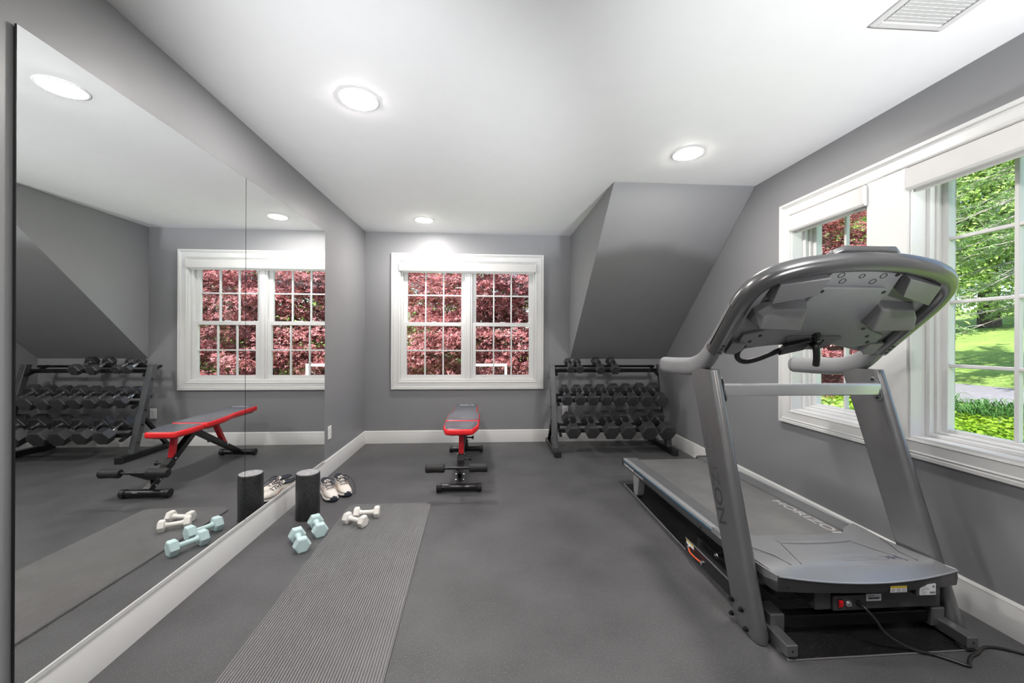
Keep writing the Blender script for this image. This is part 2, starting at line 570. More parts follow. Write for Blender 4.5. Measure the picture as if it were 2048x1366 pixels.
def jamb(win, rect, fn, org, depth=0.17):
    sweep(MB(), rect, [(0.004, 0.001), (-0.012, 0.001), (-0.012, -depth), (0.004, -depth)], fn).build('jamb', 'white', win, org, smooth=0)

def blind(label, fn, a0, a1, z0, z1, hem_z, org, depth0=0.0, group='roller blinds'):
    r_ = root('roller_blind', org, label, 'blind', group)
    # curved cassette front
    prof = [(-0.05, z0 + 0.005), (0.022, z0), (0.030, z0 + 0.010), (0.033, z0 + 0.035), (0.030, z1 - 0.004), (0.026, z1), (-0.05, z1)]
    MB().prism([(p, z) for p, z in prof], lambda u, v, w: fn(w, v, u + depth0), a0 + 0.004, a1 - 0.004).build('cassette', 'shade', r_, org, smooth=30)
    for x in (a0, a1 - 0.004):
        MB().prism([(-0.05, z0 + 0.002), (0.024, z0 - 0.002), (0.035, z0 + 0.012), (0.036, z1 - 0.012), (0.03, z1 + 0.001), (-0.05, z1 + 0.001)], lambda u, v, w: fn(w, v, u + depth0), x, x + 0.004).build('end_cap', 'vinyl', r_, org, smooth=0)
    MB().prism([(-0.022, hem_z), (-0.006, hem_z), (-0.005, hem_z + 0.012), (-0.008, z0 + 0.02), (-0.018, z0 + 0.02)], lambda u, v, w: fn(w, v, u + depth0), a0 + 0.025, a1 - 0.025).build('hem_bar', 'shade', r_, org, smooth=30)
    return r_

# back window: two double hung units
fnB = lambda a, b, p: (a, YB - p, b)
org = (-0.213, YB, 0.71)
w1 = root('window_1', org, 'white double window of twelve over twelve panes in the end wall', 'window', kind='structure')
sweep(MB(), BW, CASE, fnB).build('casing', 'white', w1, org, smooth=25)
jamb(w1, BW, fnB, org, 0.16)
bars(w1, fnB, 'mullion', 'vinyl', [(-0.236, -0.191, 0.722, 2.10)], -0.035, -0.15, org)
bars(w1, fnB, 'sill_ledge', 'vinyl', [(-0.998, 0.571, 0.722, 0.738)], -0.02, -0.15, org)
for a0, a1 in ((-0.998, -0.236), (-0.191, 0.571)):
    bars(w1, fnB, 'frame', 'vinyl', [(a0, a0 + 0.022, 0.738, 2.10), (a1 - 0.022, a1, 0.738, 2.10)], -0.045, -0.15, org)
    sash(w1, fnB, a0 + 0.02, a1 - 0.02, 1.362, 2.10, 3, 2, 0.095, 0.13, 0.046, 0.055, 0.042, org)
    sash(w1, fnB, a0 + 0.012, a1 - 0.012, 0.738, 1.402, 3, 2, 0.055, 0.092, 0.052, 0.044, 0.044, org)
    xm = (a0 + a1) / 2
    MB().prism(rrect(xm - 0.03, xm + 0.03, 1.402, 1.412, 0.004), fnB, -0.06, -0.085).build('sash_lock', 'vinyl', w1, org)
blind('white roller blind cassette across the double end window', fnB, -1.008, 0.581, 1.990, 2.092, 1.978, (-0.213, YB, 1.98), 0.0)

# side windows in one casing
fnR = lambda a, b, p: (XR - p, a, b)
org = (XR, 2.0, 0.71)
ALL = (RWN[0], RWF[1], 0.710, 2.085)
w2 = root('window_2', org, 'pair of tall white casement windows sharing one casing behind the treadmill', 'window', kind='structure')
sweep(MB(), ALL, CASE, fnR).build('casing', 'white', w2, org, smooth=25)
MB().prism([(RWN[1], 0.71), (RWF[0], 0.71), (RWF[0], 2.085), (RWN[1], 2.085)], fnR, 0.012, -0.002).build('mullion_panel', 'white', w2, org, smooth=0, bevel=0.002)
for rect in (RWF, RWN):
    jamb(w2, rect, fnR, org, 0.17)
    a0, a1, b0, b1 = rect
    bars(w2, fnR, 'frame', 'vinyl', [(a0 + 0.012, a0 + 0.034, b0 + 0.012, b1 - 0.012), (a1 - 0.034, a1 - 0.012, b0 + 0.012, b1 - 0.012)], -0.075, -0.168, org)
    bars(w2, fnR, 'frame', 'vinyl', [(a0 + 0.034, a1 - 0.034, b0 + 0.012, b0 + 0.03), (a0 + 0.034, a1 - 0.034, b1 - 0.03, b1 - 0.012)], -0.075, -0.168, org)
    bars(w2, fnR, 'stop', 'vinyl', [(a1 - 0.048, a1 - 0.034, b0 + 0.03, b1 - 0.03), (a0 + 0.034, a0 + 0.048, b0 + 0.03, b1 - 0.03), (a0 + 0.048, a1 - 0.048, b0 + 0.03, b0 + 0.042)], -0.1, -0.165, org)
    sash(w2, fnR, a0 + 0.038, a1 - 0.038, b0 + 0.036, b1 - 0.03, 2, 4, 0.122, 0.162, 0.036, 0.036, 0.022, org)
blind('white roller blind cassette over the far narrow side window', fnR, RWF[0] + 0.001, RWF[1] - 0.008, 1.965, 2.075, 1.952, (XR, 2.41, 1.95), 0.0)
blind('white roller blind cassette over the near side window', fnR, RWN[0] + 0.002, RWN[1] - 0.001, 1.965, 2.075, 1.952, (XR, 1.58, 1.95), 0.0)

# ------------------------------------------------------------------ mirror panes
MX0, MX1 = XL + 0.007, XL + 0.013
for a, b, lab in ((1.271, 2.3985, 'near half of the frameless wall mirror above the baseboard'), (2.4015, 3.535, 'far half of the frameless wall mirror next to the foam roller')):
    org = (XL, (a + b) / 2, 0.152)
    r_ = root('mirror', org, lab, 'mirror', 'wall mirror panes')
    MB().box(MX0, MX1, a, b, 0.155, 2.126).build('edge', 'black_edge', r_, org, smooth=0)
    MB().box(MX1, MX1 + 0.0004, a + 0.001, b - 0.001, 0.156, 2.125).build('glass', 'mirror', r_, org, smooth=0)
    MB().box(XL + 0.0005, MX0, a + 0.004, b - 0.004, 0.16, 2.12).build('backing', 'black_edge', r_, org, smooth=0)
    MB().box(XL + 0.0005, MX1 + 0.004, a, b, 0.1455, 0.155).box(MX1 + 0.0008, MX1 + 0.004, a, b, 0.155, 0.160).build('channel', 'white', r_, org, smooth=0)

# ------------------------------------------------------------------ ceiling lamps
def lamp(x, y, label):
    r_ = root('ceiling_lamp', (x, y, H), label, 'lamp', 'round ceiling lamps')
    MB().lathe([(0.100, 0.0), (0.099, -0.003), (0.094, -0.0045), (0.086, -0.0045), (0.084, -0.003), (0.084, 0.0)], 40).build('trim', 'lamp_trim', r_)
    MB().lathe([(0.083, -0.001), (0.083, -0.0045), (0.079, -0.0075), (0.06, -0.0095), (0.03, -0.0105), (0.002, -0.011)], 32).build('diffuser', 'lamp', r_)
    return r_
lamp(-0.664, 2.126, 'round ceiling lamp above the yoga mat')
lamp(1.329, 2.588, 'round ceiling lamp above the treadmill')
lamp(-0.652, 4.212, 'round ceiling lamp closest to the end window')
lamp(-0.66, 0.04, 'round ceiling lamp behind the camera on the mirror side')
lamp(1.33, 0.50, 'round ceiling lamp behind the camera on the treadmill side')

# ------------------------------------------------------------------ ceiling register
org = (1.58, 1.33, H)
r_ = root('ceiling_vent', org, 'white louvred air register in the ceiling above the treadmill', 'vent')
vx0, vx1, vy0, vy1 = 1.493, 1.80, 1.18, 1.484
mb = MB()
mb.box(vx0, vx0 + 0.028, vy0, vy1, H - 0.008, H).box(vx1 - 0.028, vx1, vy0, vy1, H - 0.008, H)
mb.box(vx0 + 0.028, vx1 - 0.028, vy0, vy0 + 0.028, H - 0.008, H).box(vx0 + 0.028, vx1 - 0.028, vy1 - 0.028, vy1, H - 0.008, H)
mb.build('frame', 'white', r_, org, smooth=0, bevel=0.004)
y = vy0 + 0.034
while y < vy1 - 0.034:
    MB().box(-0.12, 0.12, -0.0075, 0.0075, -0.0008, 0.0008, Matrix.Translation((1.6465, y, H - 0.006)) @ Matrix.Rotation(math.radians(9), 4, 'X')).build('slat', 'white', r_, org, smooth=0)
    y += 0.0155

# ------------------------------------------------------------------ outlets
def outlet(fn, a, b, label, org):
    r_ = root('outlet', org, label, 'outlet', 'wall outlets')
    MB().prism(rrect(a - 0.036, a + 0.036, b - 0.058, b + 0.058, 0.006), fn, 0.0, 0.006).build('cover_plate', 'plate', r_, org, bevel=0.002)
    for s in (-1, 1):
        c = b + s * 0.02
        MB().prism(rrect(a - 0.017, a + 0.017, c - 0.014, c + 0.014, 0.007), fn, 0.004, 0.0078).build('receptacle', 'plate', r_, org)
        for q in (-0.007, 0.007):
            MB().prism([(a + q - 0.001, c - 0.003), (a + q + 0.001, c - 0.003), (a + q + 0.001, c + 0.006), (a + q - 0.001, c + 0.006)], fn, 0.0075, 0.0082).build('slot', 'slot', r_, org, smooth=0)
    return r_
outlet(lambda a, b, p: (XL + p, a, b), 3.675, 0.367, 'white wall outlet between the mirror and the end wall', (XL, 3.675, 0.30))
outlet(fnB, 0.937, 0.363, 'white wall outlet on the end wall behind the dumbbell rack', (0.937, YB, 0.30))
outlet(fnR, 3.43, 0.37, 'white wall outlet on the side wall behind the treadmill', (XR, 3.43, 0.30))

# ------------------------------------------------------------------ two added lamps, unseen behind the camera, to brighten the ceiling
def added_bounce_lamp(x, y, z, aim, power, size, label):
    r_ = root('added_bounce_lamp', (x, y, 0), label, 'lamp', 'added bounce lamps behind the camera')
    p = Vector((x, y, z))
    d = (Vector(aim) - p).normalized()
    for k in range(3):
        a = 2 * math.pi * k / 3 + 0.5
        MB().cyl((x, y, 0.45), (x + 0.32 * math.cos(a), y + 0.32 * math.sin(a), 0.012), 0.009, 8).build('leg', 'black_metal', r_, (x, y, 0))
    MB().cyl((x, y, 0.2), (x, y, z - 0.06), 0.012, 10).build('pole', 'black_metal', r_, (x, y, 0))
    q = Vector((0, 0, 1)).rotation_difference(d).to_matrix().to_4x4()
    Mx = Matrix.Translation(p) @ q
    MB().lathe([(0.05, -0.2), (0.055, -0.19), (0.055, -0.05), (0.11, -0.01), (0.108, -0.012), (0.05, -0.05), (0.002, -0.05)], 24, Mx).build('head', 'black_metal', r_, (x, y, 0))
    l = bpy.data.lights.new('bounce', 'SPOT')
    l.energy = power
    l.spot_size = math.radians(size)
    l.spot_blend = 1.0
    l.shadow_soft_size = 0.1
    l.color = (0.97, 0.985, 1.0)
    o = bpy.data.objects.new('bounce', l)
    COL.objects.link(o)
    o.parent = r_
    o.location = p + d * 0.0 - Vector((x, y, 0))
    o.rotation_euler = d.to_track_quat('-Z', 'Y').to_euler()
added_bounce_lamp(-0.75, -1.5, 0.85, (-0.4, 3.05, 2.44), 680, 34, 'added bounce lamp on a black stand on the mirror side behind the camera')
added_bounce_lamp(1.55, -1.6, 0.85, (1.45, 1.15, 2.44), 640, 50, 'added bounce lamp on a black stand on the treadmill side behind the camera')

# ------------------------------------------------------------------ treadmill
TC = 1.512
TO = Vector((TC, 2.3, 0))
tm = root('treadmill', TO, 'large dark grey folding treadmill beside the side windows', 'treadmill')
def T(mb, name, m, parent=None, **kw):
    return mb.build(name, m, parent or tm, TO, **kw)

def yf(z): return 1.491 + 0.331 * z
def yb(z): return 1.660 + 0.365 * z
upr = {}
for s in (-1, 1):
    cx = TC + s * 0.4175
    rings = []
    for z in (0.004, 0.03, 0.12, 0.35, 0.6, 0.85, 1.0, 1.06):
        a, b = yf(z), yb(z)
        if z < 0.02:
            a += 0.012
        t = 0.027
        ring = []
        # front half round (facing the camera), flat flanks, softly rounded back
        for k in range(9):
            th = math.radians(-90 + 180 * k / 8)
            ring.append((cx + t * math.sin(th), a + 0.036 - 0.036 * math.cos(th), z))
        for k in range(5):
            th = math.radians(90 * k / 4)
            ring.append((cx + t - 0.012 + 0.012 * math.cos(th), b - 0.012 + 0.012 * math.sin(th), z))
        for k in range(5):
            th = math.radians(90 + 90 * k / 4)
            ring.append((cx - t + 0.012 + 0.012 * math.cos(th), b - 0.012 + 0.012 * math.sin(th), z))
        rings.append(ring)
    mb = MB().loft(rings)
    upr[s] = T(mb, 'upright', 'gunmetal', smooth=50)
    # bolts low on the outside
    fx = cx + s * 0.027
    for (by, bz) in ((1.672, 0.082), (1.610, 0.078), (1.672, 0.022), (1.578, 0.020)):
        bo = MB().cyl((fx, by, bz), (fx + s * 0.006, by, bz), 0.0105, 12).cyl((fx + s * 0.006, by, bz), (fx + s * 0.014, by, bz), 0.0075, 10)
        T(bo, 'bolt', 'black_metal', upr[s])
# lettering down the outer face
dl = Vector((0, -0.34, -1)).normalized()
ul = Vector((0, -1, 0.34)).normalized()
ut = text('lettering', 'HORIZON', 'gunmetal', upr[-1], (TC - 0.4447, 1.922, 0.81), dl, ul, 0.060, TO, 0.0004, width=0.47, bold=0.012)
for nm_, c_ in (('faint upright ink', 0.135), ('soft upright ink', 0.10), ('upright ink', 0.07)):
    ut.data.materials.append(mat(nm_, (c_, c_, c_ * 1.03), 0.36, metal=0.3))
for p in ut.data.polygons:
    zz = p.center.z
    p.material_index = 0 if zz > 0.70 else (1 if zz > 0.62 else (2 if zz > 0.52 else 3))

# cross bar with end plates
mb = MB().prism(rrect(1.822, 1.858, 0.938, 0.995, 0.007), lambda u, v, w: (w, u, v), TC - 0.392, TC + 0.392)
cb = T(mb, 'cross_bar', 'silver', smooth=50)
for s in (-1, 1):
    X = TC + s * 0.3903
    pl = MB().prism(rrect(1.821, 1.873, 0.912, 1.024, 0.024, 6), lambda u, v, w: (w, u + (v - 0.968) * 0.3, v), X, X - s * 0.005)
    T(pl, 'end_plate', 'gunmetal', cb, bevel=0.0015)
    for z in (0.925, 1.011):
        yy = 1.847 + (z - 0.968) * 0.3
        T(MB().cyl((X - s * 0.005, yy, z), (X - s * 0.009, yy, z), 0.006, 12), 'screw', 'black_metal', cb)

# hand grips that sweep back from the uprights
for s in (-1, 1):
    cx = TC + s * 0.4175
    path = catmull([(cx, 2.425, 1.052), (cx, 2.34, 1.053), (cx, 2.20, 1.057), (cx, 2.06, 1.066), (cx, 1.965, 1.092), (cx, 1.905, 1.132), (cx, 1.862, 1.175), (cx, 1.80, 1.225)], 5)
    n = len(path)
    ra = [0.047 if i > 2 else (0.036, 0.044, 0.047)[i] for i in range(n)]
    rb_ = [0.034 if i > 2 else (0.024, 0.031, 0.034)[i] for i in range(n)]
    for i in range(n):
        t = i / (n - 1)
        if t > 0.55:
            ra[i] = 0.047 - 0.015 * (t - 0.55) / 0.45
            rb_[i] = 0.034
    g = T(MB().tube(path, ra, 20, rb=rb_, ref=(0, 0.3, 1), power=2.7), 'hand_grip', 'plastic2', smooth=50)
    # pad seam line at the grip end and collar on the upright
    T(MB().tube([(cx, 2.395, 1.0525), (cx, 2.390, 1.0525)], 0.0476, 20, rb=0.0346, ref=(0, 0.3, 1), power=2.7), 'seam_ring', 'gunmetal', g)
    col = [[(cx + q[0], q[1], z) for q in [(u, v + 0.357 * (z - 1.05)) for u, v in rrect(-0.0285, 0.0285, 1.872, 2.078, 0.022)]] for z in (1.028, 1.046)]

# console: arch rim in a tilted plane
P0 = Vector((TC, 1.862, 1.160))
ES = Vector((0, -0.736, 0.677))
EN = Vector((0, -0.677, -0.736))
def C(x, s, o=0.0):
    return P0 + Vector((x, 0, 0)) + ES * s + EN * o
half = [(0.4175, 0.0), (0.421, 0.08), (0.427, 0.18), (0.432, 0.28), (0.427, 0.345), (0.407, 0.402), (0.362, 0.448), (0.295, 0.479), (0.22, 0.498), (0.12, 0.513), (0.0, 0.519)]
pts = [C(-x, s) for x, s in half] + [C(x, s) for x, s in half[-2::-1]]
path = catmull(pts, 5)
n = len(path)
ra = []
rb_ = []
for i in range(n):
    t = abs(2 * i / (n - 1) - 1)          # 1 at the ends, 0 at the apex
    ra.append(0.036 + 0.004 * t)
    rb_.append(0.038)
rim = T(MB().tube(path, ra, 24, ref=EN, rb=rb_, power=2.2), 'console_rim', 'rim', smooth=60)
for s in (-1, 1):
    # flat inlay strip along the outside of the lower rim
    st = []
    for k in range(9):
        q = 0.03 + 0.25 * k / 8
        xx = 0.418 + 0.0145 * (q / 0.3)
        st.append([C(s * (xx + 0.024), q, -0.034), C(s * (xx + 0.041), q, -0.014), C(s * (xx + 0.041), q, 0.001), C(s * (xx + 0.02), q, -0.02)])
    T(MB().loft(st), 'inlay_strip', 'plastic2', rim, smooth=30)
    for q in (0.018, 0.040, 0.062):
        c = C(s * 0.419, q, 0.036)
        T(MB().cyl(c, c + EN * 0.005, 0.0085, 12), 'screw', 'black_metal', rim)
# crown cover on top of the arch
cc = MB().loft([[C(x, 0.512, -0.028), C(x, 0.55, -0.034), C(x, 0.560, -0.05), C(x, 0.45, -0.085), C(x, 0.42, -0.03)] for x in (-0.155, -0.115, 0.10, 0.135)])
v_ = list(cc.v)
for idx in list(range(0, 5)) + list(range(15, 20)):
    p = Vector(v_[idx]); p -= ES * 0.022; v_[idx] = tuple(p)
cc.v = v_
T(cc, 'crown_cover', 'rim', bevel=0.004)
# console shell (user side) and underside panel
outl = []
base = [(x * 0.945, s * 0.965) for x, s in half]
outl_pts = [(-x, s) for x, s in base] + [(x, s) for x, s in base[-2::-1]]
low = [(0.33, -0.012), (0.24, 0.012), (0.15, 0.036), (0.05, 0.044), (-0.05, 0.044), (-0.15, 0.036), (-0.24, 0.012), (-0.33, -0.012)]
poly = outl_pts + low
T(MB().prism(poly, lambda u, v, w: C(u, v, w), -0.045, 0.004), 'console_panel', 'plastic2', smooth=25, bevel=0.004)
# central raised plate
cp = [(-0.128, 0.402), (-0.143, 0.396), (-0.150, 0.38), (-0.170, 0.30), (-0.200, 0.205), (-0.225, 0.165), (-0.27, 0.142), (-0.34, 0.118), (-0.34, 0.06), (-0.24, 0.035), (-0.15, 0.05), (0.0, 0.058)]
cp = cp + [(-x, s) for x, s in cp[-2::-1]]
plate = T(MB().prism(cp, lambda u, v, w: C(u, v, w), 0.002, 0.020), 'center_plate', 'plastic2', smooth=25, bevel=0.004)
for (x, s) in [(-0.135, 0.382), (0.135, 0.382), (-0.205, 0.165), (0.205, 0.165), (-0.26, 0.115), (0.26, 0.115), (-0.29, 0.075), (0.29, 0.075)]:
    T(MB().cyl(C(x, s, 0.0195), C(x, s, 0.0212), 0.0085, 14), 'screw_hole', 'slot', plate)
for (x, s, r_) in [(-0.09, 0.455, 0.012), (0.09, 0.455, 0.012), (0.0, 0.452, 0.010), (-0.065, 0.425, 0.012), (0.065, 0.425, 0.012)]:
    ring = [C(x + r_ * math.cos(a * math.pi / 8), s + r_ * math.sin(a * math.pi / 8), 0.005) for a in range(16)]
    T(MB().tube(ring, 0.0012, 6, closed=True), 'moulded_ring', 'slot')
for x in (-0.145, 0.145):
    T(MB().cyl(C(x, 0.462, 0.0035), C(x, 0.462, 0.006), 0.009, 14), 'screw_hole', 'slot')
for s in (-1, 1):
    # slanted speaker boxes
    q = [(0.165, 0.470), (0.345, 0.425), (0.345, 0.340), (0.185, 0.392)]
    top = [C(s * x, v, 0.0) for x, v in q]
    bot = [C(s * x, v, o) for (x, v), o in zip(q, (0.045, 0.036, 0.055, 0.06))]
    T(MB().loft([top, bot]), 'speaker_box', 'plastic', smooth=0, bevel=0.002)
    # cup holder wells
    q = [(0.155, 0.328), (0.335, 0.318), (0.372, 0.275), (0.372, 0.212), (0.155, 0.205)]
    top = [C(s * x, v, 0.0) for x, v in q]
    bot = [C(s * x, v, o) for (x, v), o in zip([(0.168, 0.31), (0.315, 0.305), (0.345, 0.27), (0.350, 0.225), (0.165, 0.215)], (0.05, 0.05, 0.062, 0.09, 0.09))]
    T(MB().loft([top, bot]), 'cup_holder', 'plastic', smooth=0, bevel=0.006)
    # end brackets where the panel meets the rim
    q = [(0.305, 0.066), (0.375, 0.075), (0.378, -0.005), (0.33, -0.012), (0.302, 0.02)]
    T(MB().prism([(s * x, v) for x, v in q], lambda u, v, w: C(u, v, w), 0.0, 0.028), 'end_bracket', 'plastic2', smooth=0, bevel=0.004)
# device holder plate, clamp and pulse bars
tab = T(MB().prism([(-0.115, 0.118), (0.128, 0.118), (0.135, 0.105), (0.075, 0.028), (-0.075, 0.028), (-0.135, 0.105)], lambda u, v, w: C(u, v, w), 0.018, 0.028), 'bracket_plate', 'plastic', smooth=0, bevel=0.003)
T(MB().box(-0.056, 0.056, -0.030, 0.030, 0.0, 0.024, Matrix.Translation(C(-0.078, 0.062, 0.028)) @ Matrix((Vector((0.95, -0.2, 0.24)).normalized(), ES, EN)).transposed().to_4x4()), 'clamp_box', 'black_metal', tab, smooth=0, bevel=0.003)
T(MB().tube([C(0.005, 0.122, 0.012), C(0.007, 0.112, 0.032), C(0.008, 0.105, 0.046)], [0.02, 0.021, 0.014], 16), 'ball_joint', 'black_metal', tab)
T(MB().tube(catmull([C(0.012, 0.072, 0.03), C(0.012, 0.078, 0.055), C(0.02, 0.045, 0.085), C(0.03, 0.005, 0.105)], 4), 0.0145, 14), 'grip_bar', 'black_rubber', tab)
T(MB().prism(rrect(0.03, 0.058, 0.052, 0.1, 0.008), lambda u, v, w: C(u, v, w), 0.02, 0.03), 'clamp_plate', 'black_metal', tab)
T(MB().tube(catmull([C(-0.085, 0.055, 0.03), C(-0.14, 0.018, 0.034), C(-0.21, -0.035, 0.036), C(-0.258, -0.058, 0.03), C(-0.290, -0.045, 0.018), C(-0.298, -0.012, 0.006), C(-0.285, 0.03, 0.0)], 5), 0.0125, 14), 'pulse_bar', 'black_rubber', tab)

# running deck
RX = 0.375
DY0, DY1 = 1.86, 3.285
for s in (-1, 1):
    def S(u): return TC + s * u
    rail = T(MB().prism([(RX - 0.115, 0.150), (RX - 0.004, 0.150), (RX, 0.156), (RX, 0.196), (RX - 0.006, 0.203), (RX - 0.115, 0.203)], lambda u, v, w: (S(u), w, v), DY0, DY1 - 0.02), 'side_rail', 'railside', smooth=20)
    T(MB().prism([(RX - 0.0005, 0.1935), (RX + 0.0012, 0.1935), (RX + 0.0012, 0.1995), (RX - 0.0005, 0.1995)], lambda u, v, w: (S(u), w, v), DY0 + 0.06, DY1 - 0.02), 'stripe', 'blue', rail, smooth=0)
    T(MB().prism([(RX - 0.0265, 0.201), (RX + 0.0005, 0.201), (RX - 0.002, 0.213), (RX - 0.008, 0.2155), (RX - 0.0265, 0.2155)], lambda u, v, w: (S(u), w, v), DY0 + 0.03, DY1 - 0.03), 'silver_edge', 'silver', rail, smooth=20)
    prof = [(RX - 0.113, 0.20)]
    nrib = 11
    for k in range(nrib):
        a = RX - 0.113 + (0.083 * k) / nrib
        w_ = 0.083 / nrib
        prof += [(a + w_ * 0.1, 0.2125), (a + w_ * 0.2, 0.2145), (a + w_ * 0.75, 0.2145), (a + w_ * 0.85, 0.2125)]
    prof += [(RX - 0.0295, 0.2125), (RX - 0.0295, 0.20)]
    T(MB().prism(prof, lambda u, v, w: (S(u), w, v), DY0 + 0.03, DY1 - 0.03), 'foot_rail', 'footrail', rail, smooth=0)
    ec = MB().prism([(RX - 0.118, 0.148), (RX - 0.002, 0.148), (RX + 0.002, 0.154), (RX + 0.002, 0.212), (RX - 0.006, 0.218), (RX - 0.105, 0.218), (RX - 0.118, 0.20)], lambda u, v, w: (S(u), w, v), DY1 - 0.03, DY1 + 0.012)
    T(ec, 'end_cap', 'fascia', smooth=0, bevel=0.006)
    # rear foot
    ft = MB().prism([(2.955, 0.150), (3.075, 0.150), (3.065, 0.03), (3.05, 0.010), (3.0, 0.010), (2.985, 0.03)], lambda u, v, w: (w, u, v), S(RX - 0.065), S(RX - 0.012))
    T(ft, 'rear_foot', 'plastic2', smooth=0, bevel=0.006)
    if s < 0:
        text('lettering', 'RESPONSE', 'white_ink', rail, (TC - RX, 3.235, 0.163), (0, -1, 0), (0, 0, 1), 0.020, TO, 0.0015, width=0.21, bold=0.02, shear=0.2)
        text('lettering', 'CUSHIONING', 'white_ink', rail, (TC - RX, 3.015, 0.163), (0, -1, 0), (0, 0, 1), 0.015, TO, 0.0015, width=0.17, shear=0.2)
        T(MB().cyl((TC - RX, 2.06, 0.166), (TC - RX - 0.004, 2.06, 0.166), 0.006, 10), 'screw', 'black_metal', rail)
# belt with its rounded back roller end
prof = [(1.83, 0.204), (DY1 - 0.06, 0.204), (DY1 - 0.03, 0.200), (DY1 - 0.012, 0.190), (DY1 - 0.004, 0.176), (DY1 - 0.012, 0.163), (DY1 - 0.03, 0.156), (DY1 - 0.06, 0.154), (1.83, 0.154)]
belt = T(MB().prism(prof, lambda u, v, w: (w, u, v), TC - 0.262, TC + 0.262), 'belt', 'belt', smooth=40)
text('lettering', 'HORIZON', 'light_ink', belt, (TC + 0.203, 2.31, 0.204), (0, -1, 0), (1, 0, 0), 0.048, TO, 0.0004, width=0.49, bold=0.01)
bl = belt.children[0]
for v in bl.data.vertices:      # letters face up
    v.co.z = 0.2044
# deck frame under the belt
T(MB().box(TC - 0.25, TC + 0.25, 1.75, 3.1, 0.12, 0.15), 'deck_frame', 'black_metal', smooth=0, bevel=0.004)

def tilt_deck(o):
    # the deck stands on a slight incline, higher at the motor end
    for v in o.data.vertices:
        k = 1.0 if not o.name.startswith('rear_foot') else max(0.0, min(1.0, (v.co.z - 0.03) / 0.12))
        v.co.z += k * (0.047 - 0.0278 * (v.co.y + TO.y - 1.9))
    for c_ in o.children:
        tilt_deck(c_)
for o in list(tm.children):
    if o.name.split('.')[0] in ('side_rail', 'end_cap', 'rear_foot', 'belt', 'deck_frame'):
        tilt_deck(o)
# motor hood lofted across its width
def hood_ring(x):
    t = x / 0.378
    y_ = -0.034 * (1 - t * t)
    drop = 0.012 * abs(t) ** 6
    back = 1.855 + 0.10 * max(0, (abs(t) - 0.62) / 0.38) ** 0.6
    P = [(back, 0.238), (back, 0.2615), (back - 0.012, 0.2645), (1.78, 0.2725 - drop), (1.66, 0.2825 - drop), (1.575, 0.2920 - drop), (1.545, 0.2935 - drop), (1.527, 0.291 - drop),
         (1.502 + y_ * 0.6, 0.2725 + 0.010 * abs(t) ** 2), (1.495 + y_, 0.266 + 0.018 * t * t), (1.492 + y_, 0.258 + 0.018 * t * t), (1.496 + y_ * 0.8, 0.222), (1.53, 0.214), (back - 0.05, 0.214)]
    return [(TC + x, a, b) for a, b in P]
xs = [-0.378, -0.374, -0.36, -0.33, -0.28, -0.235, -0.2, -0.1, 0, 0.1, 0.2, 0.235, 0.28, 0.33, 0.36, 0.374, 0.378]
rings = []
for i, x in enumerate(xs):
    r_ = hood_ring(x)
    if i in (0, len(xs) - 1):
        r_ = [(a, b, c if c < 0.25 else c - 0.022) for a, b, c in r_]
    rings.append(r_)
hood = T(MB().loft([r_[0:10] + [(r_[0][0], 1.57, 0.238)] for r_ in rings]), 'motor_hood', 'hoodplastic', smooth=28)
T(MB().loft([[(r_[9][0], r_[9][1] + 0.004, r_[9][2] - 0.001)] + r_[10:14] + [(r_[0][0], 1.80, 0.232), (r_[0][0], 1.57, 0.236)] for r_ in rings]), 'front_fascia', 'fascia', hood, smooth=28)
# bright lip line, vent ridge, side inlays, centre panel
lip = [Vector((TC + x, 1.4905 - 0.034 * (1 - (x / 0.378) ** 2), 0.2655 + 0.018 * (x / 0.378) ** 2)) for x in [-0.374 + 0.748 * k / 20 for k in range(21)]]
T(MB().tube(lip, 0.0032, 8), 'lip_trim', 'silver', hood)
for s in (-1, 1):
    T(MB().tube([(TC + s * 0.3775, 1.497, 0.2835), (TC + s * 0.3765, 1.70, 0.2565), (TC + s * 0.3765, 1.88, 0.2445)], 0.0028, 8), 'side_trim', 'silver', hood)
def hz(y):
    return np.interp(y, [1.545, 1.575, 1.66, 1.78, 1.843], [0.2935, 0.2920, 0.2825, 0.2725, 0.2645])
vr = [[Vector((TC + x, y, hz(y) + o)) for y, o in ((1.79, -0.004), (1.79, 0.001), (1.765 - 0.015 * (1 - (x / 0.17) ** 2), 0.0075), (1.75 - 0.015 * (1 - (x / 0.17) ** 2), 0.006), (1.748 - 0.015 * (1 - (x / 0.17) ** 2), -0.006))] for x in [-0.17 + 0.34 * k / 10 for k in range(11)]]
T(MB().loft(vr), 'vent_ridge', 'hoodplastic', hood, smooth=30)
for s in (-1, 1):
    T(MB().tube([Vector((TC + s * x, y, hz(y) + 0.0002)) for x, y in ((0.17, 1.745), (0.20, 1.65), (0.232, 1.552))], 0.0012, 6), 'panel_line', 'slot', hood)
    T(MB().tube([Vector((TC + s * x, y, hz(y) - 0.001)) for x, y in ((0.345, 1.78), (0.325, 1.72), (0.285, 1.64), (0.275, 1.552))], 0.0012, 6), 'panel_line', 'slot', hood)
    T(MB().cyl((TC + s * 0.335, 1.4935, 0.24), (TC + s * 0.335, 1.4885, 0.24), 0.0055, 12), 'screw', 'black_metal', hood)
t_ = text('lettering', 'HORIZON', 'ink', hood, (TC + 0.225, 1.60, 0.30), (-1, 0, 0), (0, -1, 0), 0.034, TO, 0.0, width=0.30, bold=0.015)
for v in t_.data.vertices:
    v.co.z = hz(v.co.y + TO.y) + 0.0006
# letters further from the H get paler colours
t_.data.materials.append(MT['grey_ink'])
t_.data.materials.append(MT['hoodplastic'])
for p in t_.data.polygons:
    xx = p.center.x
    p.material_index = 0 if xx > 0.168 else (1 if xx > 0.118 else 2)

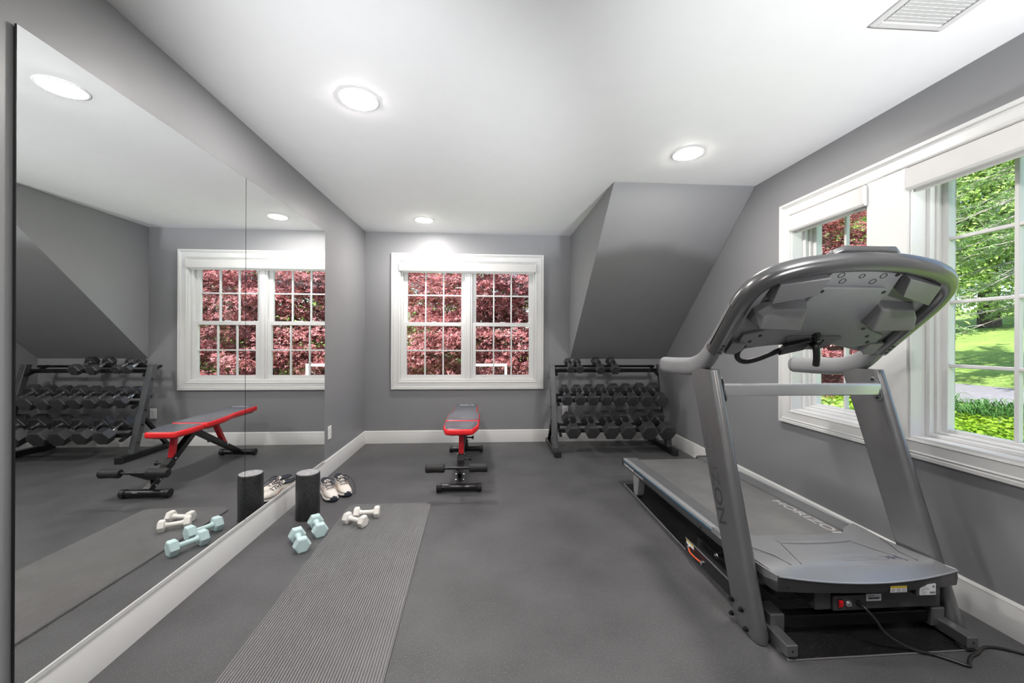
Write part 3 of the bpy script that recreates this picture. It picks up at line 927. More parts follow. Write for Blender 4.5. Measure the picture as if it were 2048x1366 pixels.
# lower pan with power panel
pan = T(MB().box(TC - 0.215, TC - 0.148, 1.502, 1.70, 0.138, 0.216).box(TC - 0.006, TC + 0.315, 1.502, 1.70, 0.134, 0.216), 'motor_pan', 'fascia', smooth=0, bevel=0.005)
T(MB().box(TC - 0.30, TC + 0.30, 1.60, 1.86, 0.12, 0.20), 'motor_case', 'black_metal', smooth=0)
T(MB().box(TC + 0.185, TC + 0.285, 1.4785, 1.53, 0.195, 0.222), 'label_tab', 'fascia', smooth=0, bevel=0.002)
pp = T(MB().box(TC - 0.144, TC - 0.010, 1.496, 1.60, 0.136, 0.196), 'power_panel', 'fascia', smooth=0, bevel=0.004)
T(MB().box(TC - 0.128, TC - 0.108, 1.4935, 1.50, 0.148, 0.184), 'switch_bezel', 'slot', pp, smooth=0)
T(MB().prism([(1.494, 0.151), (1.4915, 0.153), (1.488, 0.165), (1.4865, 0.1775), (1.494, 0.1805)], lambda u, v, w: (w, u, v), TC - 0.1255, TC - 0.1105), 'rocker_switch', 'red_switch', pp, smooth=0)
T(MB().cyl((TC - 0.086, 1.496, 0.167), (TC - 0.086, 1.491, 0.167), 0.012, 16).cyl((TC - 0.086, 1.491, 0.167), (TC - 0.086, 1.483, 0.167), 0.006, 12), 'breaker_button', 'chrome', pp)
T(MB().cyl((TC - 0.040, 1.496, 0.166), (TC - 0.040, 1.482, 0.164), 0.011, 16), 'cord_grip', 'black_rubber', pp)
cord = catmull([(TC - 0.040, 1.490, 0.165), (TC - 0.034, 1.468, 0.156), (TC - 0.012, 1.452, 0.125), (TC + 0.02, 1.45, 0.08), (TC + 0.075, 1.45, 0.04), (TC + 0.13, 1.44, 0.016), (1.70, 1.426, 0.007), (1.745, 1.392, 0.0065), (1.776, 1.366, 0.0065), (1.800, 1.385, 0.0065), (1.84, 1.408, 0.0065), (1.885, 1.422, 0.0065), (1.95, 1.448, 0.0065), (2.02, 1.43, 0.0065), (2.085, 1.37, 0.0065), (2.10, 1.25, 0.0065)], 7)
T(MB().tube(cord, 0.0055, 10), 'power_cord', 'cable')
# stickers
sk = T(MB().box(TC + 0.058, TC + 0.126, 1.4620, 1.4628, 0.2235, 0.2475), 'warning_label', 'label_white', smooth=0)
T(MB().box(TC + 0.058, TC + 0.126, 1.4614, 1.4624, 0.2405, 0.2475), 'label_band', 'label_yellow', sk, smooth=0)
text('lettering', 'CAUTION  ATTENTION  PRECAUCION', 'ink', sk, (TC + 0.060, 1.4614, 0.2420), (1, 0, 0), (0, 0, 1), 0.0038, TO, 0.0003, width=0.064)
for k in range(4):
    for c0 in (0.060, 0.083, 0.105):
        T(MB().box(TC + c0, TC + c0 + 0.017, 1.4614, 1.4620, 0.2262 + k * 0.0034, 0.2274 + k * 0.0034), 'print_line', 'grey_ink', sk, smooth=0)
s2 = T(MB().box(TC + 0.196, TC + 0.262, 1.4745, 1.4790, 0.2005, 0.2425), 'rating_label', 'label_white', smooth=0)
for k in range(6):
    T(MB().box(TC + 0.200, TC + 0.200 + (0.02, 0.026, 0.014, 0.034, 0.03, 0.018)[k], 1.4740, 1.4750, 0.205 + k * 0.0058, 0.2066 + k * 0.0058), 'print_line', 'grey_ink', s2, smooth=0)
T(MB().cyl((TC + 0.252, 1.4750, 0.233), (TC + 0.252, 1.4740, 0.233), 0.005, 16), 'print_mark', 'grey_ink', s2)
T(MB().box(TC + 0.236, TC + 0.259, 1.4740, 1.4750, 0.206, 0.2135), 'print_mark', 'grey_ink', s2, smooth=0)
s3 = T(MB().box(TC - 0.003, TC + 0.060, 1.5005, 1.5025, 0.168, 0.195), 'serial_label', 'label_white', smooth=0)
rr = random.Random(3)
x = TC + 0.006
while x < TC + 0.05:
    w_ = rr.choice((0.0008, 0.0014, 0.002))
    T(MB().box(x, x + w_, 1.4999, 1.5010, 0.1745, 0.1825), 'barcode_bar', 'ink', s3, smooth=0)
    x += w_ + rr.choice((0.001, 0.0016))
T(MB().box(TC + 0.004, TC + 0.030, 1.4999, 1.5010, 0.1885, 0.1905), 'print_line', 'ink', s3, smooth=0)

# base frame
for s in (-1, 1):
    x_ = TC + s * 0.365
    lg = T(MB().box(x_ - 0.0225, x_ + 0.0225, 1.430, 2.20, 0.016, 0.060), 'base_leg', 'gunmetal', smooth=0, bevel=0.004)
    T(MB().cyl((x_, 1.4305, 0.038), (x_, 1.4292, 0.038), 0.0045, 12), 'end_hole', 'slot', lg)
    T(MB().lathe([(0.024, 0.0065), (0.026, 0.010), (0.024, 0.016), (0.005, 0.0165)], 20, Matrix.Translation((x_ - s * 0.006, 1.455, 0))), 'leveling_foot', 'black_rubber', lg)
    T(MB().box(x_ - 0.03 - s * 0.02, x_ + 0.03 - s * 0.02, 1.535, 1.62, 0.030, 0.105), 'frame_bracket', 'gunmetal', smooth=0, bevel=0.004)
T(MB().box(TC - 0.34, TC + 0.34, 1.548, 1.592, 0.040, 0.088), 'cross_member', 'black_metal', smooth=0, bevel=0.003)
bp_ = T(MB().box(TC - 0.390, TC - 0.3875, 1.70, 2.19, 0.022, 0.094), 'base_side_plate', 'black_metal', smooth=0)
T(MB().box(TC - 0.3912, TC - 0.3885, 1.70, 2.19, 0.0915, 0.0945), 'plate_edge', 'silver', bp_, smooth=0)
T(MB().box(TC - 0.3912, TC - 0.3898, 2.10, 2.178, 0.068, 0.089), 'warning_label', 'label_white', bp_, smooth=0)
T(MB().box(TC - 0.3918, TC - 0.3905, 2.10, 2.178, 0.083, 0.089), 'label_band', 'label_yellow', bp_, smooth=0)
wp = catmull([(TC - 0.392, 2.150, 0.060), (TC - 0.402, 2.125, 0.050), (TC - 0.408, 2.08, 0.052), (TC - 0.403, 2.04, 0.050), (TC - 0.392, 2.015, 0.046)], 5)
T(MB().tube(wp, 0.0042, 8), 'ground_wire', 'orange_wire', bp_)
for q in (wp[0], wp[-1]):
    T(MB().cyl((TC - 0.389, q.y, q.z), (TC - 0.398, q.y, q.z), 0.010, 12), 'wire_lug', 'chrome', bp_)
T(MB().cyl((TC - 0.33, 1.95, 0.115), (TC - 0.352, 1.95, 0.115), 0.014, 12).cyl((TC - 0.352, 1.95, 0.115), (TC - 0.36, 1.95, 0.115), 0.009, 12), 'pivot_bolt', 'chrome')
for a_ in (TC - 0.345, TC + 0.305):
    T(MB().box(a_, a_ + 0.040, 1.70, 2.15, 0.060, 0.120), 'lift_arm', 'black_metal', smooth=0, bevel=0.003)

# equipment mat under the treadmill
org = (1.52, 2.35, 0)
em = root('equipment_mat', org, 'black pebbled vinyl mat lying under the treadmill', 'mat')
MB().prism([(1.136, 1.432), (1.905, 1.440), (1.905, 3.272), (1.150, 3.272)], lambda u, v, w: (u, v, w), 0.0008, 0.0055).build('sheet', 'pebble', em, org, smooth=0)
MB().tube([(1.136, 1.432, 0.004), (1.905, 1.440, 0.004), (1.905, 3.272, 0.004), (1.150, 3.272, 0.004)], 0.0038, 8, closed=True).build('rolled_edge', 'edge_grey', em, org)
text('lettering', 'SUPERMATS', 'black_metal', em, (1.70, 1.60, 0.0055), (1, 0, 0), (0, 1, 0), 0.02, org, 0.0008, width=0.13)

# ------------------------------------------------------------------ yoga mat with moulded ribs
org = (-0.66, 2.04, 0)
prof = []
W_ = 0.578
nr = 54
for k in range(nr):
    a = -W_ / 2 + W_ * k / nr
    p_ = W_ / nr
    prof += [(a, 0.0070), (a + p_ * 0.16, 0.0125), (a + p_ * 0.58, 0.0125), (a + p_ * 0.74, 0.0070)]
prof += [(W_ / 2, 0.0070)]
def matlen(u):
    d = W_ / 2 - abs(u)
    R_ = 0.05
    return 0 if d >= R_ else R_ - math.sqrt(max(0, R_ * R_ - (R_ - d) ** 2))
L0, L1 = 1.12, 2.955
mb = MB()
vs = []
for u, z in prof:
    c = matlen(u)
    vs += [(u, L0 + c, z), (u, L1 - c, z), (u, L0 + c, 0.0008), (u, L1 - c, 0.0008)]
fs = []
n = len(prof)
for i in range(n - 1):
    a, b = 4 * i, 4 * i + 4
    fs += [(a, b, b + 1, a + 1), (a + 2, a + 3, b + 3, b + 2), (a, a + 2, b + 2, b), (a + 1, b + 1, b + 3, a + 3)]
fs += [(0, 1, 3, 2), (4 * n - 4, 4 * n - 2, 4 * n - 1, 4 * n - 3)]
sh = [(-0.643 - 0.028 * (y - 1.43) + x, y, z) for x, y, z in vs]
mb.add(sh, fs)
ym = tag(mb.build('yoga_mat', 'yoga', None, org, smooth=0), 'long grey ribbed exercise mat lying beside the mirror', 'mat')

# ------------------------------------------------------------------ foam roller standing on end
org = (-1.198, 2.787, 0)
fr = root('foam_roller', org, 'black foam roller standing on end by the mirror', 'foam roller')
MB().lathe([(0.002, 0.001), (0.070, 0.001), (0.075, 0.006), (0.075, 0.293), (0.0735, 0.299), (0.070, 0.302)], 48).build('body', 'beads', fr, smooth=50)
MB().lathe([(0.070, 0.300), (0.069, 0.3028), (0.002, 0.3028)], 48).build('end_face', 'beadtop', fr, smooth=50)

# ------------------------------------------------------------------ hex dumbbells
def hexhead(mb, D, y0, y1, ch):
    """hexagonal prism about the y axis, flat sides top and bottom, chamfered ends"""
    def ring(r, y):
        return [(r * math.cos(math.radians(60 * k)), y, r * math.sin(math.radians(60 * k))) for k in range(6)]
    R_ = D / 2
    return mb.loft([ring(R_ - ch * 1.6, y0), ring(R_ - ch * 0.4, y0 + ch * 0.5), ring(R_, y0 + ch * 1.3), ring(R_, y1 - ch * 1.3), ring(R_ - ch * 0.4, y1 - ch * 0.5), ring(R_ - ch * 1.6, y1)])

def dumbbell(name, D, hl, gap, headm, handm, hr, contour, label, cat, group):
    """root at the middle of the handle; axis along local y"""
    r_ = root(name, (0, 0, 0), label, cat, group)
    for s in (-1, 1):
        a, b = s * gap / 2, s * (gap / 2 + hl)
        hexhead(MB(), D, min(a, b), max(a, b), 0.006 if D < 0.1 else 0.009).build('head', headm, r_, smooth=20)
    if contour:
        pr = [(hr * 0.8, -gap / 2 - 0.004), (hr * 0.8, -gap / 2 + 0.006), (hr * 0.88, -gap / 2 + 0.01), (hr * 1.0, -gap / 4), (hr * 1.12, 0), (hr * 1.0, gap / 4), (hr * 0.88, gap / 2 - 0.01), (hr * 0.8, gap / 2 - 0.006), (hr * 0.8, gap / 2 + 0.004)]
    else:
        pr = [(hr * 1.5, -gap / 2 - 0.003), (hr * 1.15, -gap / 2 + 0.010), (hr, -gap / 2 + 0.022), (hr, gap / 2 - 0.022), (hr * 1.15, gap / 2 - 0.010), (hr * 1.5, gap / 2 + 0.003)]
    MB().lathe(pr, 16, Matrix.Rotation(math.radians(-90), 4, 'X')).build('handle', handm, r_)
    return r_

def lay(o, pa, pb, z):
    """lay a dumbbell on the floor with its axis through the two head centres"""
    a, b = Vector((*pa, z)), Vector((*pb, z))
    o.location = (a + b) / 2
    d = b - a
    o.rotation_euler = (0, 0, math.atan2(d.y, d.x) - math.pi / 2)

apo = math.cos(math.radians(30))
d1 = dumbbell('hand_weight', 0.092, 0.046, 0.098, 'aqua', 'aqua', 0.0145, False, 'pale blue dumbbell on the rubber floor nearer the camera', 'dumbbell', 'pale blue dumbbells on the floor')
lay(d1, (-1.036, 2.335), (-1.116, 2.453), 0.046 * apo + 0.0005)
d2 = copy_tree(d1)
tag(d2, 'pale blue dumbbell on the rubber floor next to the foam roller', group='pale blue dumbbells on the floor')
lay(d2, (-1.006, 2.508), (-1.084, 2.632), 0.046 * apo + 0.0005)
d3 = dumbbell('hand_weight', 0.076, 0.036, 0.092, 'ivory', 'ivory', 0.0135, False, 'ivory white dumbbell at the edge of the grey mat', 'dumbbell', 'ivory dumbbells on the mat')
lay(d3, (-0.892, 2.655), (-0.776, 2.598), 0.038 * apo + 0.013)
d4 = copy_tree(d3)
tag(d4, 'ivory white dumbbell further along the grey mat', group='ivory dumbbells on the mat')
lay(d4, (-0.848, 2.728), (-0.736, 2.738), 0.038 * apo + 0.013)

# ------------------------------------------------------------------ dumbbell rack
org = (1.345, 4.36, 0)
rk = root('dumbbell_rack', org, 'three tier dark steel dumbbell rack in the corner under the slope', 'rack')
def K(mb, name, m, parent=None, **kw):
    return mb.build(name, m, parent or rk, org, **kw)
def post_y(z): return 4.175 + 0.235 * (z - 0.05) / 0.875
for s, x0 in ((-1, 0.700), (1, 1.932)):
    x1 = x0 + 0.058
    inn = x1 if s < 0 else x0
    fy = [(4.045, 0.0015), (4.690, 0.0015), (4.690, 0.040), (4.655, 0.060), (4.045, 0.060)]
    ft = K(MB().prism(fy, lambda u, v, w: (w, u, v), x0, x1), 'base_foot', 'black_metal', smooth=0, bevel=0.004)
    K(MB().box(x0 - 0.004, x1 + 0.004, 4.040, 4.072, 0.001, 0.064), 'foot_cap', 'black_rubber', ft, smooth=0, bevel=0.006)
    K(MB().box(x0 - 0.003, x1 + 0.003, 4.668, 4.693, 0.001, 0.050), 'foot_cap', 'black_rubber', ft, smooth=0, bevel=0.006)
    p_ = MB().loft([[(x0, post_y(z), z), (x1, post_y(z), z), (x1, post_y(z) + 0.062, z), (x0, post_y(z) + 0.062, z)] for z in (0.058, 0.928)])
    po = K(p_, 'post', 'hammer', smooth=0, bevel=0.004)
    st = MB().loft([[(x0 + 0.012, y, z) for y, z in ((4.60, 0.058), (4.65, 0.058), (4.325, 0.42), (4.285, 0.42))], [(x1 - 0.012, y, z) for y, z in ((4.60, 0.058), (4.65, 0.058), (4.325, 0.42), (4.285, 0.42))]])
    K(st, 'strut', 'black_metal', smooth=0, bevel=0.003)
    for z in (0.16, 0.33, 0.47, 0.78):
        yy = post_y(z) + 0.03
        ou = x0 if s < 0 else x1
        K(MB().cyl((ou, yy, z), (ou + s * 0.007, yy, z), 0.009, 10), 'bolt', 'black_metal', po)

AX = math.radians(22)
dv = Vector((0, math.cos(AX), math.sin(AX)))
nv = Vector((0, -math.sin(AX), math.cos(AX)))
TIERS = [
    ('top', 4.385, 0.880, [(0.931, 0.096), (1.034, 0.096), (1.260, 0.116), (1.430, 0.118)]),
    ('middle', 4.235, 0.563, [(0.860, 0.126), (1.003, 0.126), (1.143, 0.131), (1.279, 0.134), (1.424, 0.146), (1.568, 0.144), (1.724, 0.150), (1.884, 0.156)]),
    ('bottom', 4.095, 0.258, [(0.896, 0.156), (1.092, 0.156), (1.292, 0.168), (1.468, 0.172), (1.690, 0.182), (1.880, 0.182)]),
]
ORD = ['first', 'second', 'third', 'fourth', 'fifth', 'sixth', 'seventh', 'eighth']
for name, yf_, zf, items in TIERS:
    gap = {'top': 0.118, 'middle': 0.128, 'bottom': 0.132}[name]
    hl_mean = sum(0.62 * d for _, d in items) / len(items)
    # rails under the handles
    base = Vector((0, yf_, zf)) + dv * (hl_mean / 2)
    for off, nm, hh in ((0.026, 'front_rail', 0.040), (gap - 0.018, 'rear_rail', 0.020)):
        c = base + dv * off - nv * (0.026 if hh > 0.03 else 0.0185)
        prf = [(-0.013, -hh), (0.013, -hh), (0.013, 0.0), (-0.013, 0.0)]
        K(MB().loft([[(x,) + tuple((c + dv * u + nv * v))[1:] for u, v in prf] for x in (0.758, 1.932)]), nm, 'black_metal', smooth=0, bevel=0.003)
    for x in (0.758, 1.932 - 0.03):
        c = base + dv * (gap / 2) - nv * 0.055
        K(MB().loft([[(xx,) + tuple(c + dv * u + nv * v)[1:] for u, v in ((-0.115, -0.018), (0.125, -0.018), (0.125, 0.006), (-0.115, 0.006))] for xx in (x, x + 0.03)]), 'shelf_bracket', 'black_metal', smooth=0, bevel=0.004)
    for i, (x, D) in enumerate(items):
        hl = 0.62 * D
        if name == 'top':
            lab = ['small black hex dumbbell on the top tier nearest the window', 'second small black hex dumbbell from the window on the top tier', 'black hex dumbbell past the gap on the top tier', 'last black hex dumbbell along the top tier'][i]
        else:
            lab = '%s black rubber hex dumbbell from the window end of the %s tier' % (ORD[i], name)
        o = dumbbell('hex_dumbbell', D, hl, gap, 'head_rubber', 'chrome', 0.0172, True, lab, 'dumbbell', 'hex dumbbells on the %s tier' % name)
        fc = Vector((x, yf_, zf)) + dv * ((hl_mean - hl) / 2)
        o.location = fc + dv * (hl / 2 + gap / 2)
        o.rotation_euler = (AX, 0, random.uniform(-0.03, 0.03))

# ------------------------------------------------------------------ weight bench
BX = -0.211
org = (BX, 3.75, 0)
bn = root('weight_bench', org, 'red and black adjustable weight bench facing the end window', 'bench')
def B(mb, name, m, parent=None, **kw):
    return mb.build(name, m, parent or bn, org, **kw)
def foot(y, half_, r_, z, name):
    f = B(MB().cyl((BX - half_, y, z), (BX + half_, y, z), r_, 20), name, 'black_metal')
    for s in (-1, 1):
        B(MB().cyl((BX + s * (half_ - 0.035), y, z), (BX + s * (half_ + 0.004), y, z), r_ + 0.005, 20), 'foot_cap', 'black_rubber', f, bevel=0.003)
    return f
ff = foot(3.19, 0.173, 0.028, 0.0335, 'front_foot')
B(MB().box(BX + 0.045, BX + 0.08, 3.165, 3.1665, 0.038, 0.048), 'label', 'label_white', ff, smooth=0)
foot(4.315, 0.173, 0.028, 0.0335, 'rear_foot')
def beam(p, q, w, h, name, m, parent=None, **kw):
    p, q = Vector(p), Vector(q)
    t = (q - p).normalized()
    n_ = Vector((1, 0, 0)).cross(t)
    rings = []
    for c in (p, q):
        rings.append([c + Vector((a, 0, 0)) + n_ * b for a, b in ((-w / 2, -h / 2), (w / 2, -h / 2), (w / 2, h / 2), (-w / 2, h / 2))])
    return B(MB().loft(rings), name, m, parent, smooth=0, bevel=0.004, **kw)
fl_ = beam((BX, 3.20, 0.045), (BX, 3.70, 0.405), 0.05, 0.05, 'front_leg', 'black_metal')
rl_ = beam((BX, 3.66, 0.41), (BX, 4.305, 0.045), 0.05, 0.045, 'rear_leg', 'black_metal')
beam((BX, 3.375, 0.172), (BX, 3.425, 0.208), 0.06, 0.06, 'collar', 'black_rubber', fl_)
for z, y in ((0.075, 3.243), (0.105, 3.285)):
    for s in (-1, 1):
        B(MB().cyl((BX + s * 0.025, y, z), (BX + s * 0.034, y, z), 0.009, 10), 'bolt', 'chrome', fl_)
beam((BX, 3.435, 0.215), (BX, 3.470, 0.425), 0.042, 0.036, 'seat_post', 'red_metal')
beam((BX, 4.105, 0.160), (BX, 3.945, 0.425), 0.042, 0.036, 'back_post', 'red_metal')
for y, z in ((3.44, 0.225), (4.10, 0.175)):
    for s in (-1, 1):
        B(MB().cyl((BX + s * 0.021, y, z), (BX + s * 0.032, y, z), 0.010, 10), 'bolt', 'chrome')
for y, z in ((3.39, 0.20), (4.00, 0.23)):
    k_ = B(MB().cyl((BX + 0.025, y, z), (BX + 0.062, y, z), 0.008, 10), 'pull_pin', 'black_metal')
    B(MB().lathe([(0.008, 0.0), (0.010, 0.008), (0.018, 0.02), (0.019, 0.028), (0.014, 0.030), (0.002, 0.030)], 14, Matrix.Translation((BX + 0.058, y, z)) @ Matrix.Rotation(math.radians(90), 4, 'Y')), 'knob', 'black_rubber', k_)
# leg roller bar with its foam rolls
rb0 = B(MB().cyl((BX - 0.235, 3.075, 0.222), (BX + 0.215, 3.075, 0.222), 0.011, 12), 'roller_bar', 'black_metal')
beam((BX, 3.075, 0.222), (BX, 3.275, 0.105), 0.03, 0.03, 'bar_bracket', 'black_metal', rb0)
for a, b in ((-0.246, -0.103), (0.083, 0.222)):
    B(MB().lathe([(0.011, 0), (0.028, 0.0), (0.033, 0.006), (0.0335, 0.02), (0.031, (b - a) / 2), (0.0335, (b - a) - 0.02), (0.033, (b - a) - 0.006), (0.028, b - a), (0.011, b - a)], 24, Matrix.Translation((BX + a, 3.075, 0.222)) @ Matrix.Rotation(math.radians(90), 4, 'Y')), 'foam_roll', 'foam', rb0)

def pad(name, outline, ztop, th_, label=None):
    """padded board: red side wall with black top insert; outline list of (x, y), ztop(y)"""
    n = len(outline)
    cx_ = sum(p[0] for p in outline) / n
    cy_ = sum(p[1] for p in outline) / n
    def ring(k, dz):
        out = []
        for x, y in outline:
            dx, dy = x - cx_, y - cy_
            L = math.hypot(dx, dy)
            sc = (L - k) / L
            X, Y = cx_ + dx * sc, cy_ + dy * sc
            out.append((BX + X, Y, ztop(Y) + dz))
        return out
    p_ = B(MB().loft([ring(0.012, -th_), ring(0.003, -th_ + 0.006), ring(0.0, -th_ + 0.016), ring(0.001, -0.016), ring(0.007, -0.005), ring(0.014, -0.003)]), name, 'red_vinyl', smooth=60)
    B(MB().loft([ring(0.0125, -0.006), ring(0.014, -0.002), ring(0.022, 0.0005), ring(0.05, 0.002)]), 'top_cover', 'black_vinyl', p_, smooth=60)
    B(MB().loft([ring(0.05, -th_ - 0.012), ring(0.05, -th_ + 0.001)]), 'board', 'black_metal', p_, smooth=0)
    return p_
def smooth_poly(P, k=4, r=0.03):
    out = []
    n = len(P)
    for i in range(n):
        a, b, c = Vector(P[i - 1]), Vector(P[i]), Vector(P[(i + 1) % n])
        d1_, d2_ = (a - b), (c - b)
        rr_ = min(r, d1_.length * 0.45, d2_.length * 0.45)
        p, q = b + d1_.normalized() * rr_, b + d2_.normalized() * rr_
        for j in range(k + 1):
            t = j / k
            out.append(tuple((p * (1 - t) ** 2 + b * 2 * t * (1 - t) + q * t * t)))
    return out
seat = smooth_poly([(-0.125, 3.29), (0.105, 3.29), (0.150, 3.46), (0.150, 3.605), (-0.155, 3.605), (-0.155, 3.43)])
pad('seat', seat, lambda y: 0.470 + 0.02 * (y - 3.29), 0.052)
back = smooth_poly([(-0.155, 3.618), (0.150, 3.618), (0.152, 3.92), (0.125, 4.03), (0.120, 4.45), (-0.125, 4.45), (-0.130, 4.03), (-0.155, 3.90)])
bk = pad('backrest', back, lambda y: 0.478 + 0.018 * (y - 3.618), 0.052)
text('lettering', 'FLYBIRD', 'white_ink', bk, (BX + 0.075, 4.375, 0.4945), (-1, 0, 0), (0, -1, 0), 0.042, org, 0.0005, width=0.15)
B(MB().box(BX - 0.05, BX + 0.05, 3.50, 3.78, 0.395, 0.412), 'hinge_plate', 'black_metal', smooth=0, bevel=0.003)

# ------------------------------------------------------------------ running shoes
def shoe(label):
    """local frame: toe along -y, heel at y = 0.27, sole on z = 0"""
    r_ = root('running_shoe', (0, 0, 0), label, 'shoe', 'running shoes by the foam roller')
    st = [  # y, half width, centre shift, top height of upper
        (0.000, 0.012, 0.004, 0.034), (0.012, 0.030, 0.004, 0.047), (0.035, 0.041, 0.004, 0.056), (0.07, 0.047, 0.003, 0.064), (0.105, 0.047, 0.001, 0.078),
        (0.14, 0.043, 0.0, 0.094), (0.17, 0.039, 0.0, 0.102), (0.20, 0.036, 0.0, 0.100), (0.235, 0.035, 0.0, 0.102), (0.258, 0.030, 0.0, 0.106), (0.270, 0.016, 0.0, 0.100)]
    def so(y, hw):  # outsole rises at the toe
        return 0.014 * max(0, (0.06 - y) / 0.06) ** 2 + 0.006 * max(0, (y - 0.24) / 0.03) ** 2
    rings, up_, col_ = [], [], []
    for y, hw, cx_, top in st:
        b0 = so(y, hw)
        rings.append([(cx_ - hw * 0.92, y, b0), (cx_ + hw * 0.92, y, b0), (cx_ + hw * 1.06, y, b0 + 0.008), (cx_ + hw * 1.04, y, b0 + 0.024), (cx_ - hw * 1.04, y, b0 + 0.024), (cx_ - hw * 1.06, y, b0 + 0.008)])
        z0_ = b0 + 0.022
        ring = []
        for k in range(11):
            a = math.pi * k / 10
            wx = math.copysign(abs(math.cos(a)) ** 0.75, math.cos(a))
            ring.append((cx_ + hw * (1 - 0.28 * math.sin(a) ** 2 * (y > 0.12)) * wx, y, z0_ + (top - z0_) * math.sin(a) ** 0.8))
        up_.append(ring)
    MB().loft(rings).build('midsole', 'midsole', r_, subsurf=1)
    MB().loft(up_).build('upper', 'shoe', r_, smooth=60, subsurf=1)
    # dark outsole and toe bumper
    MB().loft([[(x, y, z * 1.0 + dz) for x, y, z, dz in ((cx_ - hw * 0.98, y, so(y, hw), 0.0005), (cx_ + hw * 0.98, y, so(y, hw), 0.0005), (cx_ + hw * 1.08, y, so(y, hw), 0.007), (cx_ - hw * 1.08, y, so(y, hw), 0.007))] for y, hw, cx_, top in st]).build('outsole', 'navy', r_, smooth=40)
    tb = []
    for y, hw, cx_, top in ((-0.004, 0.013, 0.004, 0.030), (0.006, 0.027, 0.004, 0.040), (0.022, 0.030, 0.004, 0.044), (0.034, 0.022, 0.004, 0.03)):
        tb.append([(cx_ + hw * math.cos(math.pi * k / 8), y - 0.002 * math.sin(math.pi * k / 8), 0.010 + (top - 0.008) * math.sin(math.pi * k / 8)) for k in range(9)])
    MB().loft(tb).build('toe_bumper', 'navy', r_, smooth=60)
    # collar opening with lining
    op = [(0.029 * math.cos(t) * (1 if math.sin(t) > -0.3 else 0.9), 0.215 + 0.048 * math.sin(t), 0.1025 + 0.004 * math.sin(t)) for t in [2 * math.pi * k / 20 for k in range(20)]]
    MB().tube(op, 0.0065, 8, closed=True).build('collar', 'navy', r_)
    MB().add([(x * 0.97, 0.215 + (y - 0.215) * 0.97, z + 0.0015) for x, y, z in op], [tuple(range(20))]).build('lining', 'navy', r_, smooth=0)
    # tongue
    tg = [[(x * w_, y, z + (0.0 if abs(x) < 0.6 else -0.006)) for x in (-1, -0.5, 0, 0.5, 1)] + [(x * w_, y + 0.004, z - 0.006) for x in (1, 0.5, 0, -0.5, -1)] for y, z, w_ in ((0.085, 0.073, 0.017), (0.12, 0.089, 0.019), (0.155, 0.104, 0.021), (0.178, 0.120, 0.022))]
    MB().loft(tg).build('tongue', 'shoe', r_, smooth=50)
    for i in range(5):
        y = 0.092 + 0.0165 * i
        z = 0.0765 + 0.0072 * i
        s_ = 1 if i % 2 else -1
        MB().tube([(-0.027, y, z - 0.004), (-0.013, y + 0.003 * s_, z + 0.004), (0.0, y + 0.005 * s_, z + 0.0065), (0.013, y + 0.003 * s_, z + 0.004), (0.027, y, z - 0.004)], 0.0024, 6).build('lace', 'navy', r_)
    for s_ in (-1, 1):
        MB().tube(catmull([(0, 0.165, 0.116), (s_ * 0.025, 0.158, 0.124), (s_ * 0.045, 0.135, 0.112), (s_ * 0.035, 0.115, 0.098), (s_ * 0.008, 0.152, 0.112)], 4), 0.0022, 6).build('lace_loop', 'navy', r_)
    # side overlay stripes
    for s_ in (-1, 1):
        MB().tube(catmull([(s_ * 0.0445, 0.10, 0.035), (s_ * 0.0420, 0.125, 0.058), (s_ * 0.0345, 0.15, 0.078)], 3), 0.0045, 6, rb=0.002).build('side_overlay', 'shoe_tan', r_)
    return r_

def put(o, toe, heel):
    t, h = Vector((*toe, 0)), Vector((*heel, 0))
    d = (h - t).normalized()
    o.location = t + Vector((0, 0, 0.0006))
    o.rotation_euler = (0, 0, math.atan2(d.y, d.x) - math.pi / 2)
s1 = shoe('cream running shoe with dark laces half hidden by the foam roller')
put(s1, (-1.118, 3.028), (-1.265, 3.235))
s2_ = copy_tree(s1)
tag(s2_, 'cream running shoe with a loose dark lace away from the mirror', group='running shoes by the foam roller')
put(s2_, (-1.048, 3.118), (-1.195, 3.325))
ll = MB().tube(catmull([(0.01, 0.165, 0.118), (0.05, 0.150, 0.110), (0.075, 0.10, 0.075), (0.072, 0.055, 0.03), (0.060, 0.03, 0.004)], 6), 0.0022, 6).build('loose_lace', 'navy', s2_)

# ------------------------------------------------------------------ outdoors
def gz(x, y):
    """ground height: a low yard behind the house, a bank rising to the road and lawn at the side"""
    t = max(0.0, min(1.0, (x - 2.6) / 4.0))
    t = t * t * (3 - 2 * t)
    side = np.interp(x, [2.3, 4.0, 6.0, 7.0, 8.0, 8.6, 9.2, 10.2, 14, 20, 30, 60], [-1.0, -0.65, -0.22, -0.13, -0.07, 0.10, 0.22, 0.27, 0.85, 1.72, 3.0, 5.0])
    return (-2.7) * (1 - t) + side * t

def terrain(name, xs, ys, m, label, cat, lift=0.0):
    vs, fs = [], []
    for y in ys:
        for x in xs:
            vs.append((x, y, gz(x, y) + lift))
    n = len(xs)
    for j in range(len(ys) - 1):
        for i in range(n - 1):
            a = j * n + i
            fs.append((a, a + 1, a + n + 1, a + n))
    return tag(MB().add(vs, fs).build(name, m, None, smooth=0), label, cat, kind='structure')

